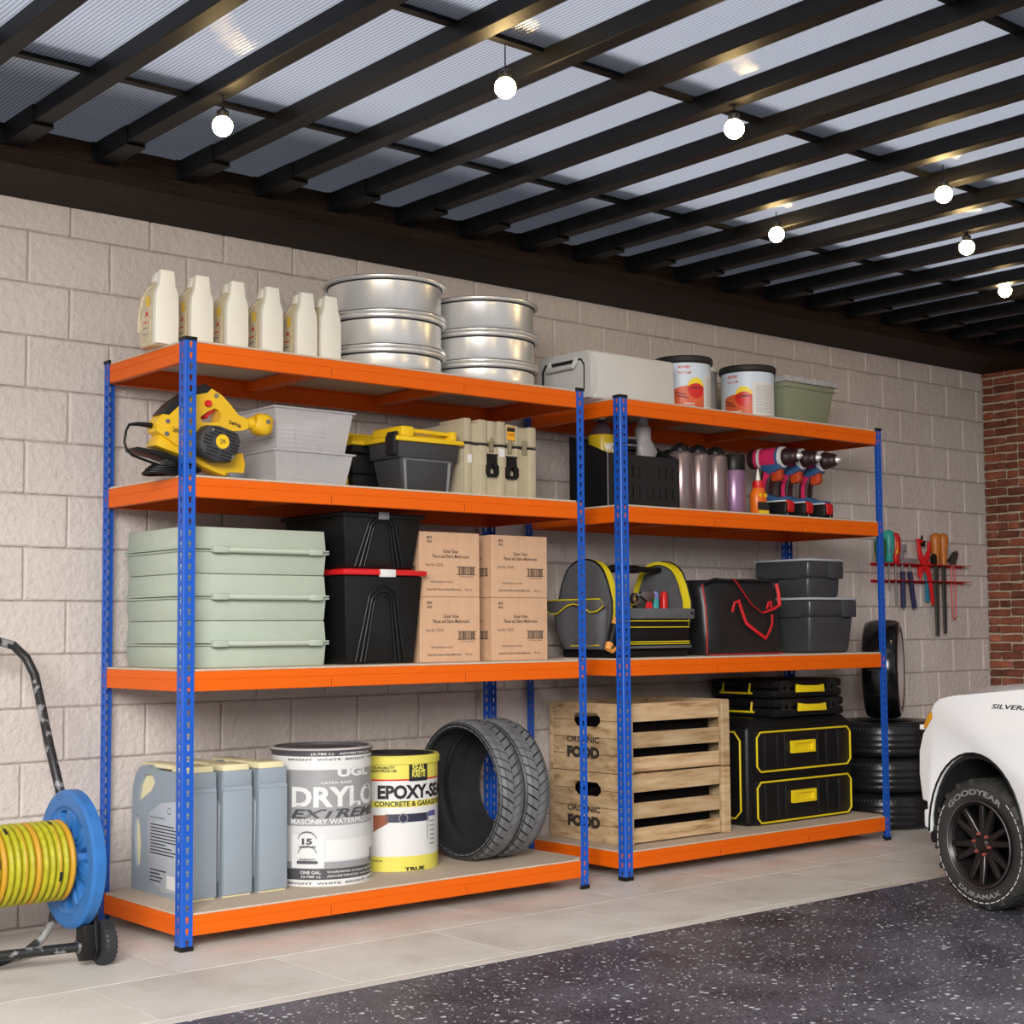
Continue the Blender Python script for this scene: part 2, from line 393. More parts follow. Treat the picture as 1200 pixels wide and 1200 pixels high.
for k in range(-1, 14):
    z = 2.205-ROW*(k+1); off = -.098 if k % 2 else -.24
    zc = max(z, 0.0)
    i = -12
    while True:
        x = off+BW*i; i += 1
        if x > 5.12: break
        if x < -3.1: continue
        if x < -.75:
            stuff.box(x+.0045, x+BW-.0045, .5935, .606, max(z+.0045, 0), z+ROW-.0045, .004, 1); continue
        x1 = min(x+BW, 5.147)
        if x1 < x+BW-.001:
            me = block_mesh(x1-x-.006, 99+k)
        else: me = random.choice(full)
        o = link('block', me, wall); o.location = (x+.003, .602+random.uniform(-.001, .001), z+.003)
        o.rotation_euler = (random.uniform(-.002, .002), 0, random.uniform(-.002, .002))
stuff.obj('block_rows', 'paint_wall', wall, kind='stuff')

# ---- side wall: old red brick
wr = setting('wall_right')
B().box(5.162, 5.4, -5.0, .80, -.08, 3.0).obj('mortar_bed', 'mortar', wr)
def brick_mesh(ln, seed):
    rnd = random.Random(seed); b = B(); b.box(0, .02, 0, ln, 0, .0355, .004, 1)
    b.v = [(x+rnd.uniform(-.0015, .0015), y+rnd.uniform(-.004, .004), z+rnd.uniform(-.0032, .0032)) for x, y, z in b.v]
    return b.mesh('brick', 'brick')
bl = [brick_mesh(.126, k) for k in range(5)]; bs = [brick_mesh(.058, 20+k) for k in range(4)]
bst = B(); nb_ = 0
for k in range(52):
    z = .004+.0465*k; y = .598-(.0 if k % 2 else .066)
    if k % 2 == 0: 
        o = link('brick', random.choice(bs), wr); o.location = (5.15, .539, z); nb_ += 1; y = .53
    j = 0
    while y > -4.9:
        short = random.random() < .22; ln = .058 if short else .126
        y -= ln
        if nb_ < 295 and y > .10:
            o = link('brick', random.choice(bs if short else bl), wr); o.location = (5.15+random.uniform(-.0025, .002), y, z+random.uniform(-.002, .002))
            o.rotation_euler = (random.uniform(-.02, .02), 0, random.uniform(-.02, .02)); nb_ += 1
        else: bst.box(5.15+random.uniform(-.002, .002), 5.17, y, y+ln, z, z+.0365)
        y -= .009
bst.obj('brick_courses', 'brick', wr, kind='stuff')

# ---- pergola roof: ledger beam, rafters in shoes, purlins, ribbed sheets
ceil = setting('ceiling')
b = B().box(-3.2, 5.15, .254, .60, 2.302, 2.353, .003, 1); b.obj('ledger_beam', 'wood_dark', ceil)
B().box(-3.2, 5.15, .262, .60, 2.3535, 2.4178, .002, 1).obj('fascia_board', 'wood_dark', ceil)
RX = [-.172+.2835*k for k in range(-9, 19)]
rm = B().box(0, .054, -2.62, .252, 2.366, 2.4180, .003, 1).mesh('rafter', 'black_metal')
sm = B()
sm.box(-.004, 0, .045, .2535, 2.358, 2.415).box(.056, .060, .045, .2535, 2.358, 2.415).box(-.004, .060, .045, .2535, 2.356, 2.360).box(-.012, .068, .2535, .258, 2.356, 2.417)
sm = sm.mesh('rafter_shoe', 'black_metal')
for x in RX:
    o = link('rafter', rm, ceil); o.location = (x+.001, 0, 0)
    o = link('rafter_shoe', sm, ceil); o.location = (x, 0, 0)
PY = [-.298, -1.154, -2.01, -2.60]
for y in PY:
    B().box(-2.75, 5.15, y-.013, y+.013, 2.4065, 2.4182).obj('purlin', 'black_metal', ceil)
    B().box(-2.75, 5.15, y-.010, y+.012, 2.4265, 2.520).obj('upstand_rail', 'black_metal', ceil)
YB = [.60]+PY
pm = [B().box(0, .280, YB[i+1]+.001, YB[i]-.001, 2.4185, 2.426).mesh('roof_sheet', 'polycarb') for i in range(4)]
for x in RX[:-1]:
    for i in range(4):
        o = link('roof_sheet', pm[i], ceil); o.location = (x+.029, 0, 0)
B().box(5.15, 5.4, -5, .8, 2.44, 3.1).obj('roof_edge', 'wood_dark', ceil)

# ================================================================== RACKS
W, D, H = 1.6115, .5494, 1.8
def post_mesh():
    b = B(); w = .037; t = .0018; n = 54; p = (H-.012)/n
    hole = [(.0036, -.0015), (.0064, .0040), (0, .0102), (-.0064, .0040), (-.0036, -.0015), (-.0036, -.0095), (0, -.0110), (.0036, -.0095)]
    for side in (0, 1):
        def at(u, d, z): return (u, d, z) if side == 0 else (d, u, z)
        for k in range(n):
            z0 = .008+p*k; z1 = z0+p; zm = (z0+z1)/2; um = .0195
            out = [(w, zm), (w, z1), (um, z1), (.0025, z1), (.0025, zm), (.0025, z0), (um, z0), (w, z0)]
            V = [at(u, 0, z) for u, z in out]+[at(um+a, 0, zm+c) for a, c in hole]+[at(u, t, z) for u, z in out]+[at(um+a, t, zm+c) for a, c in hole]
            F = []
            for i in range(8):
                j = (i+1) % 8
                F += [(i, j, 8+j, 8+i), (16+i, 24+i, 24+j, 16+j), (8+i, 8+j, 24+j, 24+i)]
            F += [(7, 0, 16, 23), (0, 1, 17, 16)]
            b.add(V, F)
    b.add([(0.0025, 0, .008), (0, .0025, .008), (0.0025, 0, H-.004), (0, .0025, H-.004), (.004, .0018, .008), (.0018, .004, .008), (.004, .0018, H-.004), (.0018, .004, H-.004)],
          [(0, 1, 3, 2), (4, 5, 7, 6)])
    return b.mesh('post', 'blue', 25)
PM = post_mesh()
def capmesh(name, z0, z1):
    L_ = [(-.0015, -.0015), (.039, -.0015), (.039, .005), (.005, .005), (.005, .039), (-.0015, .039)]
    return B().prism(L_, 'xy', z0, z1).mesh(name, 'black')
CAP, FOOT = capmesh('post_cap', H-.009, H+.002), capmesh('foot', 0, .014)
def beam_mesh(L_):
    # profile across (depth from outer face, height), extruded along x
    pr = [(.0035, 0), (.0005, -.0008), (0, -.003), (0, -.0235), (.0016, -.0245), (.0016, -.0265), (.0003, -.0275), (.0003, -.0575), (.002, -.0595), (.020, -.0595), (.020, -.0575), (.004, -.0560), (.004, -.0035), (.030, -.0035), (.030, 0)]
    return B().prism(pr, 'yz', 0, L_).mesh('beam', 'orange', 25)
BL_, BS_ = beam_mesh(W-.006), beam_mesh(D-.006)
M['seam_orange'] = mat('seam_dark_orange', (.30, .045, .001), .6)  # darker orange for the thin joint lines on the beams
def rack(name, label, ox, oy):
    t = thing(name, label, 'shelving rack', (ox, oy, 0), group='blue and orange shelving racks')
    for (x, y, a) in ((0, 0, 0), (W, 0, 90), (W, D, 180), (0, D, 270)):
        for me, nm in ((PM, 'post'), (CAP, 'post_cap'), (FOOT, 'foot')):
            o = link(nm, me, t); o.location = (x, y, 0); o.rotation_euler = (0, 0, R(a))
    for k, zt in enumerate(ZS):
        zb = zt-.006
        for (x, y, a, me) in ((.003, .0022, 0, BL_), (W-.003, D-.0022, 180, BL_), (W-.0022, .003, 90, BS_), (.0022, D-.003, 270, BS_)):
            o = link('beam', me, t); o.location = (x, y, zb); o.rotation_euler = (0, 0, R(a))
        bb = B(); L1 = [(.0066, .0405), (.0405, .0405), (.0405, .0066)]
        loop = [(.0405, .0035), (W-.0405, .0035), (W-.0405, .0405), (W-.0035, .0405), (W-.0035, D-.0405), (W-.0405, D-.0405), (W-.0405, D-.0035), (.0405, D-.0035), (.0405, D-.0405), (.0035, D-.0405), (.0035, .0405), (.0405, .0405)]
        bb.prism(loop, 'xy', zb+.0002, zt).obj('shelf_board', 'board', t)
        for f in (1/3, 2/3):
            x = W*f
            c = B().prism([(-.02, 0), (-.02, -.030), (-.016, -.033), (.016, -.033), (.02, -.030), (.02, 0)], 'xz', .0065, D-.0065)
            o = c.obj('cross_bar', 'orange', t); o.location = (x, 0, zb-.0037)
            s_ = B().box(-.0004, .0004, .0008, .003, -.056, -.030).obj('seam', 'seam_orange', t); s_.location = (x-.02, 0, zb)
    return t
rack('shelving_rack', 'blue and orange steel rack on the left, holding the green cases and tyres', 0, 0)
rack('shelving_rack', 'blue and orange boltless steel rack on the right, holding wooden crates and power drills', 1.81, .015)

# ================================================================== LEFT RACK, TOP SHELF
Z4 = ZS[3]
M['label_beige'] = mat('printed_label', (.62, .53, .36), .5, vary=.25, vscale=60)
def oil_bottle(loc, label):
    t = thing('oil_bottle', label, 'bottle', loc, group='cream bottles on the top shelf')
    b = B().loft([(0, .06, .036, .056, 0, 5), (0, .06, .039, .060, .006, 5), (0, .06, .0385, .060, .12, 5), (0, .06, .0375, .058, .155, 4.5), (0, .058, .034, .050, .172, 4), (0, .050, .028, .038, .185, 3.5), (0, .045, .024, .030, .198, 3)], n=28)
    b.obj('body', 'beige', t, ang=60)
    B().loft([(0, .042, .025, .026, .196, 3), (0, .042, .0255, .027, .200, 3), (0, .042, .0215, .023, .222, 3), (0, .042, .019, .021, .226, 3)], n=24).obj('cap', 'offwhite', t, ang=50)
    B().prism([(-.037, .002), (.037, .002), (.0385, .06), (.0375, .14), (.035, .162), (.027, .180), (.0265, .185), (.0215, .228), (-.0215, .228), (-.0265, .185), (-.027, .180), (-.035, .162), (-.0375, .14), (-.0385, .06)], 'xz', -.004, .020, bev=.0025).obj('front_panel', 'offwhite', t)
    h = B().tube([(-.020, .03, .190), (-.028, .062, .178), (-.034, .090, .150), (-.036, .108, .10), (-.035, .113, .05)], [.006, .007, .008, .008, .006], n=8)
    h.obj('handle_ridge', 'beige', t, ang=60)
    lb = B().box(-.0400, -.0385, .030, .098, .012, .120, 0, mi=0)
    f = left(-.0402, .09, 0)
    lb.quad(.030, .052, .118, .150, lambda u, v: (-.0396, .09-u, v), mi=1).quad(.030, .044, .090, .103, f, mi=2)
    for k in range(3): lb.quad(.012, .046, .070-k*.018, .074-k*.018, f, mi=2 if k == 0 else 3)
    lb.obj('side_label', ['label_beige', 'yellow', 'red', 'gray'], t); return t
bx = [.001, .120, .2435, .3705, .500, .592]
ob = oil_bottle((bx[0], .12, Z4), 'cream oil bottle at the left end of its row, its whole side label showing')
for i, nm in ((1, 'second cream oil bottle from the left on the top shelf'), (2, 'third cream oil bottle from the left on the top shelf'), (3, 'fourth cream oil bottle from the left on the top shelf'), (4, 'fifth cream oil bottle from the left, pressed close against the last one'), (5, 'cream oil bottle at the right end of its row, beside the steel wheels')):
    dup(ob, (bx[i], .12, Z4), nm)

def wheel_rim(loc, label, h, Rr=.208):
    t = thing('wheel_rim', label, 'wheel', loc, group='polished steel wheels on the top shelf')
    p = [(Rr-.030, 0.0), (Rr-.004, 0.0), (Rr+.004, .002), (Rr+.0075, .006), (Rr+.0075, .009), (Rr+.001, .0105), (Rr+.001, .012), (Rr+.005, .0135), (Rr+.004, .017), (Rr-.008, .020)]
    q = [(Rr-.010, .024), (Rr-.010, h-.020), (Rr-.006, h-.014), (Rr+.004, h-.0125), (Rr+.0075, h-.010), (Rr+.0075, h-.006), (Rr+.004, h-.0025), (Rr-.004, h), (Rr-.012, h), (Rr-.016, h-.012), (Rr-.026, h-.03), (Rr-.026, .03), (Rr-.030, 0)]
    B().lathe(p+q, n=64).obj('barrel', 'steel', t, ang=28)
    B().lathe([(Rr-.0095, h-.0195), (Rr-.0072, h-.0195), (Rr-.0050, h-.0150), (Rr-.0095, h-.0150)], n=64).obj('groove', 'ink', t); B().lathe([(Rr+.0015, .0103), (Rr+.0030, .0103), (Rr+.0030, .0118), (Rr+.0015, .0118)], n=64).obj('groove', 'ink', t)
    z0 = h*.45
    B().lathe([(.032, z0+.012), (.06, z0+.016), (.10, z0), (.15, z0+.02), (Rr-.026, z0+.024), (Rr-.026, z0+.018), (.15, z0+.014), (.10, z0-.006), (.06, z0+.01), (.032, z0+.006), (.032, z0+.012)], n=48).obj('disc', 'steel', t, ang=28)
    return t
def rim_stack(x, y, who, h):
    zz = Z4
    for hh, nm in zip(h, ('bottom', 'middle', 'top')):
        wheel_rim((x, y, zz), f'polished steel wheel, {nm} one of the {who} stack', hh); zz += hh
rim_stack(.910, .265, 'left, taller-looking', (.082, .118, .133))
rim_stack(1.348, .275, 'right, next to the grey case', (.080, .112, .128))

# ================================================================== LEFT RACK, SECOND SHELF FROM THE TOP
Z3 = ZS[2]
t = thing('circular_saw', 'yellow circular saw with black motor cover, tilted on its blade guard behind the post', 'saw', (.118, .105, Z3))
ox, oz = .15, Z3
def sh(pts, dz=0): return [(a-ox, b_-oz+dz) for a, b_ in pts]
M['saw_yellow'] = mat('saw_yellow', (.78, .47, .010), .35, vary=.08, coat=.2)
body = [(-.003, 1.572), (.023, 1.596), (.066, 1.631), (.109, 1.659), (.138, 1.672), (.168, 1.663), (.198, 1.648), (.228, 1.621), (.254, 1.594), (.279, 1.585), (.29, 1.575), (.29, 1.553), (.269, 1.545), (.239, 1.541), (.209, 1.545), (.149, 1.530), (.11, 1.515), (.091, 1.492), (.067, 1.479), (.043, 1.484), (.019, 1.5), (-.019, 1.521), (-.022, 1.546)]
hole1 = [(.124, 1.575), (.149, 1.594), (.173, 1.606), (.189, 1.600), (.195, 1.582), (.189, 1.566), (.159, 1.560), (.129, 1.560)]
hole2 = [(.066, 1.562), (.054, 1.539), (.049, 1.524), (.066, 1.520), (.083, 1.538), (.1, 1.549), (.1, 1.565)]
B().prism([sh(body), sh(hole1), sh(hole2)], 'xz', -.030, .030).obj('body', 'saw_yellow', t, ang=50)
B().prism(sh([(-.008, 1.573), (.027, 1.611), (.074, 1.646), (.119, 1.668), (.140, 1.679), (.165, 1.668), (.148, 1.650), (.107, 1.640), (.063, 1.612), (.020, 1.571)]), 'xz', -.033, .033, bev=.006).obj('grip', 'charcoal', t)
B().prism(sh([(-.002, 1.513), (.077, 1.486), (.141, 1.468), (.19, 1.463), (.281, 1.478), (.290, 1.442), (.284, 1.405), (.25, 1.395), (.211, 1.402), (.141, 1.424), (.078, 1.453), (-.02, 1.479)]), 'xz', -.018, .05, bev=.008).obj('blade_guard', 'saw_yellow', t)
mo = sh([(.097, 1.517), (.121, 1.545), (.165, 1.546), (.225, 1.529), (.234, 1.503), (.225, 1.471), (.196, 1.436), (.147, 1.435), (.107, 1.454), (.093, 1.479)])
mh = B().prism(mo, 'xz', -.088, -.028, bev=.012).obj('motor_cover', 'darkgray', t)
sl = B(); Tm = Matrix.Translation((.163-ox, 0, 1.49-oz)) @ Matrix.Rotation(R(14), 4, 'Y')
for r_ in range(-4, 5):
    if abs(r_) < 2:
        for s_ in (-1, 1): sl.box(s_*.046-.014, s_*.046+.014, -.0895, -.0875, r_*.0105-.0022, r_*.0105+.0022, T=Tm)
    else:
        for s_ in (-1, 1): sl.box(s_*.024-.020, s_*.024+.020, -.0895, -.0875, r_*.0105-.0022, r_*.0105+.0022, T=Tm)
sl.obj('vent_slots', 'black_matte', mh)
B().lathe([(0, -.091), (.021, -.091), (.023, -.088), (.023, -.084), (0, -.084)], (.168-ox, 0, 1.497-oz), 'y', 28).obj('badge', 'yellow', mh)
for x, z in ((.134, 1.532), (.203, 1.452)): B().lathe([(0, -.0905), (.006, -.0905), (.006, -.086), (0, -.086)], (x-ox, 0, z-oz), 'y', 10).obj('screw', 'steel_dark', mh)
for x, z in ((.015, 1.553), (.012, 1.515), (.178, 1.645), (.354, 1.578)): B().lathe([(0, -.033), (.007, -.033), (.008, -.028), (0, -.028)], (x-ox, 0 if x < .3 else -.012, z-oz), 'y', 12).obj('screw', 'steel_dark', t)
k = B(); k.tube([(.275-ox, -.004, 1.568-oz), (.300-ox, -.006, 1.571-oz), (.318-ox, -.008, 1.575-oz)], [.020, .018, .020], 14)
k.loft([(0, 0, .021, .027, 0, 3), (0, 0, .032, .032, .012, 3), (0, 0, .036, .034, .035, 3), (0, 0, .031, .031, .055, 3), (0, 0, .018, .02, .062, 3)], 24, T=Matrix.Translation((.318-ox, -.008, 1.577-oz)) @ Matrix.Rotation(R(100), 4, 'Y'))
k.obj('front_handle', 'saw_yellow', t, ang=50)
B().lathe([(0, -.042), (.009, -.042), (.011, -.036), (.011, -.028), (0, -.028)], (.148-ox, 0, 1.618-oz), 'y', 16).obj('lock_button', 'red', t)
B().prism(sh([(.141, 1.580), (.153, 1.594), (.176, 1.606), (.179, 1.599), (.160, 1.585), (.153, 1.574)]), 'xz', -.02, .02, bev=.002).obj('trigger', 'red', t)
B().prism(sh([(-.08, 1.470), (.0, 1.462), (.06, 1.444), (.13, 1.418), (.128, 1.406), (.055, 1.430), (-.005, 1.446), (-.082, 1.460)]), 'xz', -.028, .05, bev=.002).obj('base_plate', 'black', t)
B().prism(sh([(.015, 1.45), (.04, 1.44), (.062, 1.400), (.02, 1.408)]), 'xz', -.025, .025, bev=.003).obj('base_bracket', 'charcoal', t)
B().box(.215-ox, .275-ox, -.05, -.02, .002, .022, .003).obj('bevel_scale', 'steel_dark', t)
cd = [(-.022, 1.54), (-.045, 1.541), (-.070, 1.541), (-.094, 1.537), (-.104, 1.518), (-.109, 1.484), (-.102, 1.463), (-.084, 1.447), (-.046, 1.436), (.001, 1.424), (.044, 1.402)]
c_ = B().tube([(a-ox, 0, z-oz) for a, z in cd], [.0085, .0075, .006]+[.0042]*8, 8)
for j in range(4):
    c_.tube([(-.145+.062*math.cos(a)*(1-.06*j)+.006*j, -.02+.035*math.sin(a)*(1-.08*j), .0055+.0075*j+.003*math.sin(a*2+j)) for a in [2*PI*i/24 for i in range(24)]], .0045, 7, closed=True)
c_.obj('power_cord', 'black', t, ang=60)
tx = B(); Tx = front(.02-ox+.235, -.0312, 1.552-oz); tx.text('DeWalt', .042, .013, lambda u, v: (.222-ox+u, -.0312, 1.562-oz+v-.25*u), bold=.03)
tx.text('DeWalt', .026, .016, lambda u, v: (.032-ox+u, -.0312, 1.522-oz+v-.2*u), bold=.02)
tx.text('DW', .018, .014, lambda u, v: (.159-ox+u, -.0916, 1.49-oz+v), bold=.02)
tx.obj('lettering', 'ink', t)

def clear_tub(loc, label, h):
    t = thing('plastic_tub', label, 'box', loc, group='translucent tubs on the second shelf from the top')
    x1, y1 = .298, .35; tp = .020
    b = B(); th = .003
    a = (tp, x1-tp, tp, y1-tp, 0); c = (0, x1, 0, y1, h)
    for (p, q) in (((tp, tp), (x1-tp, tp)), ((x1-tp, tp), (x1-tp, y1-tp)), ((x1-tp, y1-tp), (tp, y1-tp)), ((tp, y1-tp), (tp, tp))):
        P = [(p[0], p[1], 0), (q[0], q[1], 0), (0 if q[0] < x1/2 else x1, 0 if q[1] < y1/2 else y1, h), (0 if p[0] < x1/2 else x1, 0 if p[1] < y1/2 else y1, h)]
        b.add(P, [(0, 1, 2, 3)])
    b.add([(tp, tp, 0), (x1-tp, tp, 0), (x1-tp, y1-tp, 0), (tp, y1-tp, 0)], [(0, 1, 2, 3)])
    b.obj('tub', 'clear', t)
    r_ = B()
    for (x0, xx, y0, yy) in ((-.008, x1+.008, -.008, .004), (-.008, x1+.008, y1-.004, y1+.008), (-.008, .004, .004, y1-.004), (x1-.004, x1+.008, .004, y1-.004)):
        r_.box(x0, xx, y0, yy, h-.006, h, .002, 1)
    r_.obj('rim', 'clear', t)
    rb = B()
    def fx(u, v): s_ = tp*(1-v/h); return (s_+u*(x1-2*s_)/x1, s_-.0015, v)
    for u in (.006, .075, .185, x1-.007):
        rb.add([fx(u-.002, .004), fx(u+.002, .004), fx(u+.002, h-.008), fx(u-.002, h-.008)], [(0, 1, 2, 3)])
    rb.add([fx(.075, h-.024), fx(.185, h-.024), fx(.185, h-.021), fx(.075, h-.021)], [(0, 1, 2, 3)])
    for i in range(5 if h > .125 else 2):
        v = .010+i*.013; rb.add([fx(.008, v), fx(x1-.07, v), fx(x1-.07, v+.003), fx(.008, v+.003)], [(0, 1, 2, 3)])
        s_ = tp*(1-v/h); rb.add([(s_-.0012, .03, v), (s_-.0012, y1-.03, v), (s_-.0012, y1-.03, v+.003), (s_-.0012, .03, v+.003)], [(0, 1, 2, 3)])
    for yv in (.06, .28): rb.add([(tp-.0012, yv, .004), (tp-.0012, yv+.004, .004), (-.0012, yv+.004, h-.008), (-.0012, yv, h-.008)], [(0, 1, 2, 3)])
    rb.obj('ribs', 'clear_rib', t); return t
M['clear_rib'] = mat('frosted_rib', (.46, .455, .46), .5)
clear_tub((.368, .10, Z3), 'translucent grey plastic tub at the bottom, under the other tub', .113)
clear_tub((.368, .10, Z3+.1145), 'translucent grey ribbed plastic tub stacked on top of the other tub', .136)

# big front toolbox and the two-tier one behind it
def toolbox(loc, label):
    t = thing('toolbox', label, 'toolbox', loc)
    b = B().frus((.035, .232, .02, .150, 0), (.012, .252, .006, .165, .118), .006).frus((.004, .258, .0, .170, .118), (0, .262, -.004, .174, .176), .006)
    b.obj('body', 'darkgray', t)
    r_ = B()
    for x in (.030, .222): r_.frus((x+.012 if x < .1 else x-.004, x+.020 if x < .1 else x+.004, .012, .02, .004), (x-.004, x+.006, -.001, .008, .112), .002)
    r_.frus((.04, .22, .012, .02, .108), (.02, .24, .0, .01, .118), .002).obj('ribs', 'gray', t)
    l_ = B().box(-.012, .276, -.014, .182, .174, .190, .004)
    l_.frus((0, .262, .01, .175, .188), (.02, .242, .03, .16, .205), .005)
    l_.box(.014, .070, -.004, .175, .19, .228, .010).box(.226, .252, -.004, .175, .19, .222, .006)
    l_.obj('lid', 'yellow', t)
    h = B().tube([(.07, .012, .214), (.226, .012, .212)], .0075, 10).obj('handle', 'yellow', t)
    B().prism([(-.004, .125), (-.020, .130), (-.022, .185), (-.012, .205), (.0, .206)], 'xz', -.006, .045, bev=.004).obj('latch', 'charcoal', t)
    return t
toolbox((.846, .10, Z3), 'dark grey toolbox with a yellow lid and ribbed front, before the black one')
t = thing('toolbox', 'black two-drawer toolbox with a yellow lid, half hidden behind the grey one', 'toolbox', (.80, .30, Z3))
B().frus((.006, .24, .004, .20, 0), (.0, .25, 0, .205, .075), .004).box(0, .25, 0, .205, .077, .146, .004).box(-.004, .254, -.004, .21, .148, .176, .004).obj('body', 'black', t)
B().box(-.010, .26, -.010, .215, .176, .190, .004).frus((0, .25, 0, .205, .188), (.02, .23, .03, .18, .216), .008).box(.0, .25, .06, .13, .19, .226, .010).obj('lid', 'yellow', t)
for z in (.028, .100):
    l_ = B().prism([[(.026, z), (.062, z), (.062, z+.034), (.026, z+.034)], [(.034, z+.006), (.054, z+.006), (.054, z+.013), (.034, z+.013)], [(.034, z+.020), (.054, z+.020), (.054, z+.027), (.034, z+.027)]], 'yz', -.009, -.001)
    l_.obj('latch', 'yellow', t)
M['tan'] = mat('tan_case', (.47, .405, .275), .5, vary=.08, vscale=20)
t = thing('hard_case', 'tall tan hard case with two black latches and an orange sticker', 'case', (1.135, .115, Z3))
b = B().box(0, .345, 0, .30, 0, .188, .012).box(0, .345, 0, .30, .192, .268, .016)
b.obj('shell', 'tan', t)
for (x0, x1) in ((.004, .034), (.070, .105), (.155, .19), (.236, .25), (.30, .335)): B().box(x0, x1, -.009, .02, .002, .186, .004).obj('rib', 'tan', t); B().box(x0, x1, -.010, .14, .194, .270+(.008 if x0 < .2 else -.002), .005).obj('lid_rib', 'tan', t)
B().box(.11, .15, -.006, .16, .2, .277, .006).obj('lid_rib', 'tan', t); B().box(.195, .235, -.006, .16, .2, .271, .006).obj('lid_rib', 'tan', t)
B().box(.002, .343, .003, .297, .187, .193).obj('seam', 'ink', t)
def latch(x, z):
    l_ = B().prism([[(0, .012), (.010, 0), (.046, 0), (.056, .012), (.056, .040), (.048, .046), (.046, .075), (.052, .082), (.004, .082), (.010, .075), (.008, .046), (0, .040)], [(.016, .012), (.040, .012), (.040, .028), (.034, .030), (.034, .044), (.022, .044), (.022, .030), (.016, .028)]], 'xz', -.016, -.002)
    o = l_.obj('latch', 'black', t); o.location = (x, 0, z)
latch(.098, .075); latch(.19, .072)
st = B().box(.196, .232, -.0115, -.0105, .212, .262); st.obj('sticker', mat('orange_sticker', (.85, .38, .01), .5), t)
st = B().box(.196, .232, -.0125, -.0115, .244, .258).text('! WARNING', .030, .009, front(.199, -.0122, .228)); st.obj('sticker_print', 'ink', t)
B().box(.158, .185, -.0105, -.0055, .150, .180).obj('paper_label', 'white', t); B().box(.016, .034, -.0108, -.0085, .12, .15).obj('paper_label', 'white', t)
for x in (.12, .205, .275): B().box(x, x+.013, -.012, .002, .165, .215, .002).obj('hinge', mat('tan_dark', (.25, .21, .13), .5), t)

# ================================================================== LEFT RACK, THIRD SHELF
Z2 = ZS[1]
M['sage'] = mat('sage_green_plastic', (.43, .49, .40), .45, vary=.05)
def sage_case(z, label):
    t = thing('storage_case', label, 'case', (.058, .09, z), group='sage green cases')
    B().frus((.004, .492, .004, .398, 0), (0, .497, 0, .402, .071), .004).obj('base', 'sage', t)
    B().frus((0, .497, 0, .402, .074), (.004, .493, .004, .398, .1425), .004).obj('lid', 'sage', t)
    B().box(-.008, .505, -.007, .41, .0665, .0715, .0015, 1).box(-.008, .505, -.007, .41, .0745, .0795, .0015, 1).obj('seam_rim', 'sage', t)
    h = B().tube([(.095, -.012, .073), (.16, -.020, .073), (.40, -.020, .073), (.465, -.012, .073)], [.009, .0105, .0105, .009], 12, sy=.85).obj('handle', mat('sage_light', (.50, .55, .46), .45), t)
    for x in (.078, .418): B().box(x, x+.052, -.027, -.002, .063, .083, .004).obj('handle_mount', 'sage', t)
    for x in (.5,): B().box(x, x+.014, .03, .10, .058, .086, .003).obj('clasp', 'sage', t)
    return t
sc = sage_case(Z2, 'sage green plastic case at the bottom of the three-case stack')
dup(sc, (.058, .09, Z2+.1435), 'sage green plastic case in the middle of the three-case stack')
dup(sc, (.058, .09, Z2+.287), 'sage green plastic case on top of the three-case stack')

def tote(loc, label, h, lid):
    t = thing('storage_tote', label, 'box', loc, group='black storage totes')
    x1, y1 = .32, .37; k = .022
    B().frus((k, x1-k, k, y1-k, 0), (0, x1, 0, y1, h), .010).obj('body', 'charcoal_dark', t)
    # raised horseshoe ribs on the front
    def fr(u, v): return (u, k*(1-v/h)-.002, v)
    for s_, wd in ((1.0, .005), (.80, .006), (.62, .004)):
        A = [(.155-(.100-.042*(v/(h*.70)))*s_, v) for v in [h*.03+h*.67*i/6 for i in range(7)]]
        top = [(.155-.058*s_*math.cos(a), h*.70+.058*s_*math.sin(a)*.95) for a in [PI*i/10 for i in range(11)]]
        C_ = [(2*.155-u, v) for u, v in A[::-1]]
        B().tube([fr(u, v*(.86+.14*s_)) for u, v in A+top[1:-1]+C_], wd, 6).obj('front_rib', 'charcoal_dark', t, ang=70)
    if lid:
        l_ = B().box(-.010, x1+.010, -.010, y1+.010, h, h+.018, .006).box(.02, x1-.02, .02, y1-.02, h+.012, h+.022, .004).obj('lid', 'red', t)
        B().box(.135, .195, -.017, .0, h-.006, h+.020, .003).obj('latch', 'white', t)
    else:
        B().box(-.008, x1+.008, -.008, y1+.008, h-.016, h, .004).obj('lid', 'charcoal_dark', t)
        B().box(.135, .175, -.014, .0, h-.022, h+.003, .003).obj('latch', 'gray', t)
    return t
M['charcoal_dark'] = mat('black_tote_plastic', (.007, .0075, .008), .36, spec=.35)
tote((.625, .09, Z2), 'large black tote with a red lid and white latch', .292, True)
t_ = tote((.628, .10, Z2+.315), 'black tote with a black lid standing on the red lid', .185, False)

